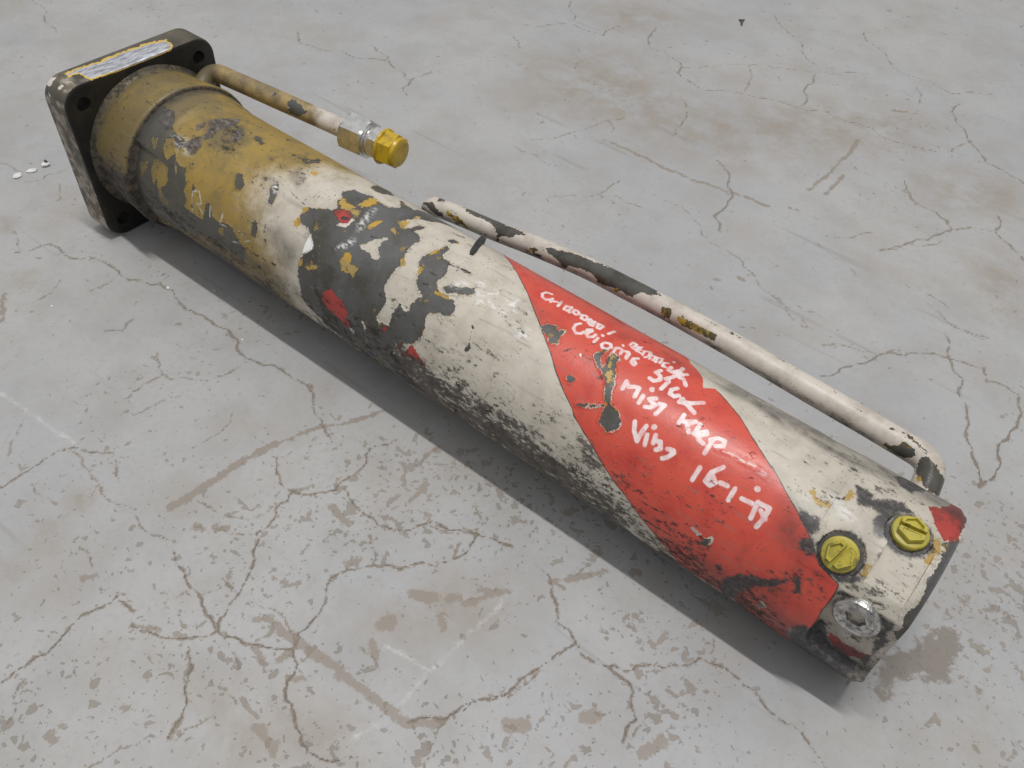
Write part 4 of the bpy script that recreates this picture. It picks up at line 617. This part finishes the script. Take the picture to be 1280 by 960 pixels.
# ---- pipes
def spline(pts, step=0.0016):
    pts = np.array(pts, float); out = []
    Pp = np.vstack([2 * pts[0] - pts[1], pts, 2 * pts[-1] - pts[-2]])
    for i in range(1, len(Pp) - 2):
        p0, p1, p2, p3 = Pp[i - 1:i + 3]; m = max(2, int(np.linalg.norm(p2 - p1) / step))
        for k in range(m):
            t = k / m; out.append(0.5 * ((2 * p1) + (-p0 + p2) * t + (2 * p0 - 5 * p1 + 4 * p2 - p3) * t * t + (-p0 + 3 * p1 - 3 * p2 + p3) * t ** 3))
    out.append(pts[-1]); return np.array(out)
def bend(pts, rad):                              # round the corners of a polyline
    pts = [np.array(p, float) for p in pts]; out = [pts[0]]
    for i in range(1, len(pts) - 1):
        a, b, c = pts[i - 1], pts[i], pts[i + 1]; r = rad[i - 1]
        u = (a - b) / np.linalg.norm(a - b); v = (c - b) / np.linalg.norm(c - b); ang = math.acos(np.clip(u @ v, -1, 1)); d = r / math.tan(ang / 2)
        p, q = b + u * d, b + v * d
        for k in range(17):
            t = k / 16; out.append((1 - t) ** 2 * p + 2 * t * (1 - t) * b + t * t * q)
    out.append(pts[-1]); res = [out[0]]
    for p in out[1:]:
        L = np.linalg.norm(p - res[-1]); m = max(1, int(L / 0.0016)); a = res[-1]
        for k in range(1, m + 1): res.append(a + (p - a) * k / m)
    return np.array(res)
def tube_mesh(path, rad, n=44, open_start=False, shear=0.0, taper=1.0):
    Tn = np.gradient(path, axis=0); Tn /= np.linalg.norm(Tn, axis=1)[:, None]; a = np.cross(Tn[0], [0, 0, 1.0]); a /= np.linalg.norm(a); V = []; ph = np.arange(n) * 2 * math.pi / n
    for i, (p, t) in enumerate(zip(path, Tn)):
        a = a - t * (a @ t); a /= np.linalg.norm(a); b = np.cross(t, a)
        wob = (1 + 0.010 * math.sin(i * 0.11)) * (taper + (1 - taper) * min(1.0, i / 220.0)); ring = p + rad * wob * (np.outer(np.cos(ph), a) + np.outer(np.sin(ph), b))
        if shear and i < 12:
            ring = ring + np.outer(((ring - p) @ LAT) / rad, -t) * shear * (1 - i / 12.0)
        V.append(ring)
    nr = len(path)
    if open_start:
        t = Tn[0]; r0 = V[0]; c0 = path[0]; ins = [c0 + (r0 - c0) * 0.74 + t * 0.0003 - t * 0.0]; ins += [c0 + (r0 - c0) * 0.74 + t * k for k in (0.004, 0.012, 0.024)] + [c0 + (r0 - c0) * 0.02 + t * 0.0245]
        V = ins[::-1] + V; nr += len(ins)
    V = np.concatenate(V); F = gridfaces(nr, n, True)
    return V, F
def pipe_attrs(V, ybl=None, olive=None, grey=(), ylw=(), dirt=None):
    pxy, sc = pix(V); g = Field(pxy); y = Field(pxy)
    for c, p in grey: g.add(tr(c, p))
    for c, p in ylw: y.add(tr(c, p))
    z = np.zeros(len(V)); return dict(grey=g.f / sc, ylw=y.f / sc, ybl=z if ybl is None else ybl(pxy, V), olive=z if olive is None else olive(pxy, V), dirt=z if dirt is None else dirt(pxy, V))
def lw(x, l, u): return W(x, l, u)

U1 = 0.050; q1 = on_plane(285, 98, U1); q2 = on_plane(500, 190, U1); d1 = q2 - q1; d1 /= np.linalg.norm(d1)
c1 = q1 - d1 * ((q1[0] - 0.047) / d1[0])
e1 = on_plane(440, 165.5, U1)
path1 = bend([lw(c1[0] + 0.000, c1[1] * 0.62, 0.036), lw(c1[0] - 0.004, c1[1] * 1.0, U1 + 0.001), lw(*e1)], [0.014])
V1, F1_ = tube_mesh(path1, 0.0090)
A1_ = pipe_attrs(V1, ybl=lambda p, V: sst(430, 360, p[:, 0]), olive=lambda p, V: np.clip(1.0 * sst(300, 255, p[:, 0]) + 0.5 * soft(p, tr('A2', [(380, 260), (480, 300), (560, 380), (400, 320)]), 14), 0, 1),
                 grey=[('A2', [(595, 330), (620, 315), (660, 340), (670, 365), (695, 375), (650, 400), (610, 385)]), ('A2', [(520, 295), (540, 285), (560, 290), (535, 300)])], ylw=[('B6', [(170, 330), (210, 325), (215, 355), (180, 355)])],
                 dirt=lambda p, V: 0.0 * p[:, 0] + 0.3 * sst(0.0, -0.008, (V - ORG) @ UP - U1))
p1 = build('short_pipe', V1, F1_, M_PIPE, root, A1_, 40, BASE); p1['label'] = 'short ochre pipe with a plated nut and yellow cap'
dW = AX * d1[0] + LAT * d1[1] + UP * d1[2]; HINT = UP

def hexr(af, ch):
    def f(ph, h, r):
        k = np.mod(ph + math.pi / 6, math.pi / 3) - math.pi / 6; return np.minimum(af / 2 / np.cos(k), r)
    return f
def hexpart(name, c, d, h0, h1, af, mat, parent, ch0=True, ch1=True, twist=0.0, base=BASE):
    big = af * 0.62; e_ = af * 0.515; hs = np.linspace(h0, h1, 13); cw = af * 0.10; prof = []
    for h in hs:
        r = big
        if ch0: r = min(r, e_ + (h - h0) * 1.5)
        if ch1: r = min(r, e_ + (h1 - h) * 1.5)
        prof.append((h, r))
    prof = [(h0, af * 0.40)] + prof + [(h1, af * 0.40)]
    dd, a, b = frame_of(d, HINT); hint = a * math.cos(twist) + b * math.sin(twist)
    V, F = lathe(prof, c, d, hint, 72, hexr(af, 0)); return fixn_sharp(build(name, V, F, mat, parent, None, 0, base), 22)
def fixn_sharp(o, ang):
    fixn(o); o.data.polygons.foreach_set('use_smooth', np.ones(len(o.data.polygons), bool)); o.data.set_sharp_from_angle(angle=math.radians(ang)); return o
def lat_part(name, prof, c, d, mat, parent, n=56, sharp=30):
    V, F = lathe(prof, c, d, HINT, n); return fixn_sharp(build(name, V, F, mat, parent, None, 0, BASE), sharp)

n0 = lw(*on_plane(436, 164, U1))
TW = math.radians(18)
nut = hexpart('union_nut', n0, dW, 0.000, 0.0250, 0.0325, M_ZINC, p1, True, True, TW)
lat_part('nut_collar', [(0.0245, 0.0150), (0.0275, 0.0150), (0.0280, 0.0138), (0.0310, 0.0138)], n0, dW, M_ZINC, p1)
hexpart('hex_adapter', n0, dW, 0.0300, 0.0400, 0.0268, M_ZINC, p1, True, True, TW)
cap = lat_part('plastic_cap', [(0.0402, 0.0120), (0.0402, 0.0160), (0.0412, 0.0166), (0.0424, 0.0160), (0.0430, 0.0150)], n0, dW, M_CAP, p1)
cap['label'] = 'translucent yellow plastic cap'
hexpart('cap_hexagon', n0, dW, 0.0425, 0.0560, 0.0278, M_CAP, cap, False, False, TW)
lat_part('cap_end', [(0.0555, 0.0139), (0.0575, 0.0137), (0.0592, 0.0128), (0.0600, 0.0112), (0.0602, 0.0060)], n0, dW, M_CAP, cap)

U2 = 0.035
PX2 = [(541, 257), (575, 270), (620, 289), (660, 304), (700, 320.5), (740, 338), (780, 358.5), (820, 379), (860, 400.5), (920, 434), (980, 469), (1040, 503.5), (1080, 526.5)]
mid2 = [lw(*on_plane(*q, 0.002 + (U2 - 0.002) * min(1.0, max(0.0, (q[0] - 541) / 330.0)))) for q in PX2]
lastp = on_plane(1080, 526.5, U2); cor = np.array([0.7775, lastp[1] + 0.006, U2 + 0.003]); ent = np.array([0.782, -0.050, 0.029])
pa = spline(mid2); pb = bend([mid2[-1], lw(*cor), lw(*ent)], [0.017])
path2 = np.vstack([pa, pb[1:]])
V2, F2_ = tube_mesh(path2, 0.0095, open_start=True, shear=0.007, taper=0.93)
gr2 = [('B7', [(500, 185), (560, 195), (700, 260), (830, 320), (980, 385), (1010, 410), (920, 405), (880, 435), (830, 420), (790, 420), (795, 470), (770, 450), (770, 380), (740, 320), (640, 270), (560, 240)]), ('B7', [(180, 150), (250, 140), (310, 215), (350, 262), (300, 250)]), ('B7', [(285, 125), (350, 105), (400, 130), (320, 142)]), ('B7', [(400, 275), (550, 372), (660, 405), (640, 430), (520, 370)]), ('B7', [(960, 540), (1060, 560), (1130, 560), (1130, 620), (1040, 590)]),
       ('A5', [(200, -40), (350, -10), (450, 30), (560, 62), (700, 145), (735, 182), (650, 160), (600, 182), (520, 142), (450, 115), (420, 75), (370, 55), (330, 42), (300, 58), (280, 20)]), ('A5', [(735, 250), (760, 240), (768, 275), (745, 275)]), ('A5', [(1030, 335), (1050, 335), (1085, 365), (1060, 358)]),
       ('B8', [(605, 378), (720, 392), (740, 370), (830, 412), (842, 460), (770, 482), (720, 465), (670, 450)]), ('B8', [(880, 480), (930, 470), (1010, 560), (1070, 700), (1120, 850), (1060, 800), (1000, 760), (930, 720), (880, 650), (840, 580), (860, 510)]), ('B8', [(640, 262), (670, 265), (705, 290), (690, 288)]), ('B8', [(740, 290), (800, 330), (920, 460), (930, 450), (810, 320)])]
yl2 = [('B7', [(360, 230), (380, 212), (430, 250), (500, 290), (540, 340), (550, 372), (470, 310), (380, 262)]), ('B7', [(1030, 520), (1080, 500), (1120, 530), (1060, 550)]), ('A5', [(520, 145), (545, 140), (550, 160), (530, 158)]), ('A5', [(735, 225), (775, 235), (780, 260), (765, 282), (740, 262)]), ('A5', [(805, 268), (850, 280), (920, 320), (978, 350), (970, 382), (900, 342), (810, 302)]), ('B8', [(720, 382), (765, 362), (832, 412), (800, 412)]), ('B8', [(845, 625), (880, 608), (888, 640), (860, 665)]), ('B8', [(620, 385), (690, 430), (680, 450), (640, 420)])]
def dark_side2(p, V):
    # darker on the side towards the barrel and below
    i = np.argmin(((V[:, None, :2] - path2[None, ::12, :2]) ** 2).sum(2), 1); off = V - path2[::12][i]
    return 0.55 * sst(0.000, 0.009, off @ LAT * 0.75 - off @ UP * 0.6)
A2_ = pipe_attrs(V2, grey=gr2, ylw=yl2, dirt=dark_side2)
p2 = build('long_pipe', V2, F2_, M_PIPE, root, A2_, 40, BASE); p2['label'] = 'long cream pipe with peeling grey patches, open at one end'
fixn_sharp(p2, 40); fixn_sharp(p1, 40)

# ---- yellow port plugs
def radial(px_, py_):
    u, v = on_tube(px_, py_); t = v / 1000 / R; return u / 1000, t
def plug(px_, py_, rot, seat):
    x, t = radial(px_, py_); N_ = LAT * math.sin(t) + UP * math.cos(t); c = W(x, 0, 0) + N_ * seat; Tt = LAT * math.cos(t) - UP * math.sin(t)
    V, F = lathe([(-0.004, 0.0100), (0.0, 0.0106), (0.0012, 0.0109), (0.0030, 0.0109), (0.0040, 0.0103), (0.0043, 0.0094)], c, N_, AX, 56)
    o = fixn_sharp(build('port_plug', V, F, M_PLUG, root, None, 0, BASE), 30)
    ea = AX * math.cos(rot) + Tt * math.sin(rot); eb = -AX * math.sin(rot) + Tt * math.cos(rot)
    for s in (-1, 1):
        hx = [(math.cos(math.radians(60 * k + 30)) * 0.0088, math.sin(math.radians(60 * k + 30)) * 0.0088) for k in range(6)]
        poly = []
        for i in range(6):                                        # keep the half beyond the slot
            a, b = hx[i], hx[(i + 1) % 6]; ca, cb = s * a[1] > 0.0011, s * b[1] > 0.0011
            if ca: poly.append(a)
            if ca != cb:
                tt = (s * 0.0011 - a[1]) / (b[1] - a[1]); poly.append((a[0] + tt * (b[0] - a[0]), s * 0.0011))
        poly = np.array(poly); cen = poly.mean(0); rows = [(0.0035, 1.0), (0.0078, 1.0), (0.0083, 0.95)]
        rows += [(0.0083, 0.70), (0.0080, 0.66), (0.0062 if s < 0 else 0.0078, 0.62)]
        k = len(poly); Vv = []
        for h, f in rows:
            for q in poly:
                z = cen + (q - cen) * f; Vv.append(c + ea * z[0] + eb * z[1] + N_ * h)
        Ff = [tuple(q) for q in gridfaces(len(rows), k, True)] + [tuple(range((len(rows) - 1) * k, len(rows) * k)), tuple(range(k))[::-1]]
        fixn_sharp(build('grip', np.array(Vv), Ff, M_PLUG, o, None, 0, BASE), 30)
    return o
pa_ = plug(1050, 693, math.radians(-78), R * 0.982); pa_['label'] = 'lemon yellow plastic plug with its slot across the cylinder'
pb_ = plug(1137, 667, math.radians(-8), R * 0.982); pb_['label'] = 'lemon yellow plastic plug nearest the end face'

# ---- steel plug with a hexagon socket on the side flat
Np = LAT * math.sin(PADN) + UP * math.cos(PADN); Tp = LAT * math.cos(PADN) - UP * math.sin(PADN); cp = W(0.782, 0, 0) + Np * PADD + Tp * -0.0242
HINT = AX
sp_ = lat_part('socket_plug', [(-0.003, 0.0145), (0.0020, 0.0148), (0.0034, 0.0142), (0.0040, 0.0130), (0.0038, 0.0118), (0.0032, 0.0112), (0.0030, 0.0090), (0.0034, 0.0082), (0.0030, 0.0072)], cp, Np, M_STEEL, root, 64)
bm = bmesh.new(); bm.from_mesh(sp_.data)                          # open the middle and sink a hexagon socket
cv = [v for v in bm.verts if len(v.link_edges) > 20 and (np.array(v.co) + BASE - cp) @ Np > 0.001]
bmesh.ops.delete(bm, geom=cv, context='VERTS'); bm.to_mesh(sp_.data); bm.free()
def socket():
    n = 72; ph = np.arange(n) * 2 * math.pi / n; k = np.mod(ph, math.pi / 3) - math.pi / 6; hx = 0.0058 / np.cos(k); V = []; d, a, b = frame_of(Np, AX)
    for h, r in ((0.0030, np.full(n, 0.0072)), (0.0028, hx), (-0.0075, hx), (-0.0085, hx * 0.02)): V.append(cp + d * h + np.outer(r * np.cos(ph), a) + np.outer(r * np.sin(ph), b))
    V = np.concatenate(V); F = [tuple(q) for q in gridfaces(4, n, True)]; return build('socket', V, F, M_STEEL, sp_, None, 25, BASE)
socket()
sp_['label'] = 'greasy steel hex socket plug on the side flat'

# ---- black tab wedged on the top of the barrel
def tab():
    a = np.array(on_tube(589, 319)); b = np.array(on_tube(601.5, 303)); ds = []; n = 14
    dirv = (b - a) / np.linalg.norm(b - a); nrm = np.array([-dirv[1], dirv[0]]); V = []; F = []
    for i in range(n + 1):
        t = i / n; c = a + (b - a) * t; wd = 2.9 * (1 - 0.0 * t) * min(1, 0.55 + 3.5 * t); hgt = 0.0010 + 0.004 * t * t
        for s, hh in ((-1, -0.001), (-0.8, hgt), (0.8, hgt), (1, -0.001)):
            q = c + nrm * wd * s; tt = q[1] / 1000 / R; V.append(WC(q[0] / 1000, tt, R + hh))
        if i:
            for k in range(3): F.append(((i - 1) * 4 + k, (i - 1) * 4 + k + 1, i * 4 + k + 1, i * 4 + k))
    F.append((0, 1, 2, 3)); F.append((n * 4, n * 4 + 1, n * 4 + 2, n * 4 + 3))
    return fixn_sharp(build('rubber_tab', np.array(V), F, M_BLACK, root, None, 0, BASE), 40)
tab()

# ------------------------------------------------------------------ litter on the floor
def chip(name, px_, py_, outline, h, mat, label, cat, group, curl=0.0, seed=1):
    x, y = np.array(on_floor(px_, py_)) / 1000; rs = random.Random(seed); bot = []; top = []
    pts = np.array([np.array(on_floor(px_ + q[0], py_ + q[1])) / 1000 - (x, y) for q in outline]); k = len(pts)
    V = []; rr = np.linalg.norm(pts, axis=1).max()
    for z0, f in ((0.0, 0.94), (h * 0.6, 1.0), (h, 0.90), (h * 1.05, 0.45)):
        for q in pts: V.append((q[0] * f, q[1] * f, z0 + curl * (np.linalg.norm(q * f) / rr) ** 2 * (1 if q[0] > 0 else 0.3) + rs.uniform(0, 0.1) * h))
    F = [tuple(q) for q in gridfaces(4, k, True)] + [tuple(range(k))[::-1], tuple(range(3 * k, 4 * k))]
    V = np.array(V); V[:, 2] -= V[:, 2].min() - 0.00005
    o = fixn_sharp(build(name, V, F, mat, None, None, 0), 35); o.location = (x, y, 0.0)
    o['label'] = label; o['category'] = cat
    if group: o['group'] = group
    return o
GF = 'pale paint flakes on the floor beside the flange'
chip('paint_flake', 22.0, 220.0, [(-6, 2), (-4, -2), (2, -4), (6, -3), (5, 1), (0, 4), (-4, 4)], 0.0009, M_FLAKE, 'rounded white paint flake, farthest from the flange of three in a row', 'paint flake', GF, 0.001, 3)
chip('paint_flake', 39.5, 214.0, [(-7, 1), (-3, -2), (4, -3), (7, -2), (6, 1), (0, 2.5), (-5, 2.5)], 0.0010, M_FLAKE, 'long white paint flake, the middle one of three in a row beside the flange', 'paint flake', GF, 0.001, 4)
chip('paint_flake', 57.0, 207.0, [(-5, 2), (-4, -1), (0, -4), (3, -2), (7, 0), (3, 2), (-2, 3)], 0.0022, M_FLAKE, 'curled white and grey paint flake, nearest the flange of three in a row', 'paint flake', GF, 0.003, 5)
chip('debris_chip', 57.5, 204.0, [(-2, 0), (0, -2), (3, 0), (2, 1.5), (-1, 1.5)], 0.0030, M_DARK, 'tiny dark chip lying on the curled paint flake by the flange', 'debris', None, 0.0, 9)
chip('debris_chip', 927.0, 28.0, [(-4, -3), (4, -3), (2, 0), (0.5, 5), (-1, 4), (-1.5, 0)], 0.0015, M_DARK, 'dark wedge of debris alone on the open concrete behind the pipes', 'debris', None, 0.0, 7)
for i, (a, b, s) in enumerate(((210, 360, 2.4), (268, 363.5, 1.6), (303, 425, 1.7), (65, 383, 1.5))):
    chip('paint_crumb', a, b, [(-s, 0), (-0.3 * s, -0.7 * s), (s, -0.4 * s), (0.8 * s, 0.6 * s), (-0.4 * s, 0.8 * s)], 0.0006, M_FLAKE, ('white paint crumb lying on the long crack in front of the yellow barrel end', 'white paint crumb at the edge of the yellow barrel end'"'"'s shadow', 'white paint crumb beside the long crack where it forks, in front of the barrel', 'white paint crumb alone on clean concrete well in front of the flange')[i], 'paint crumb', 'white crumbs in front of the yellow end of the barrel', 0.0, 20 + i)
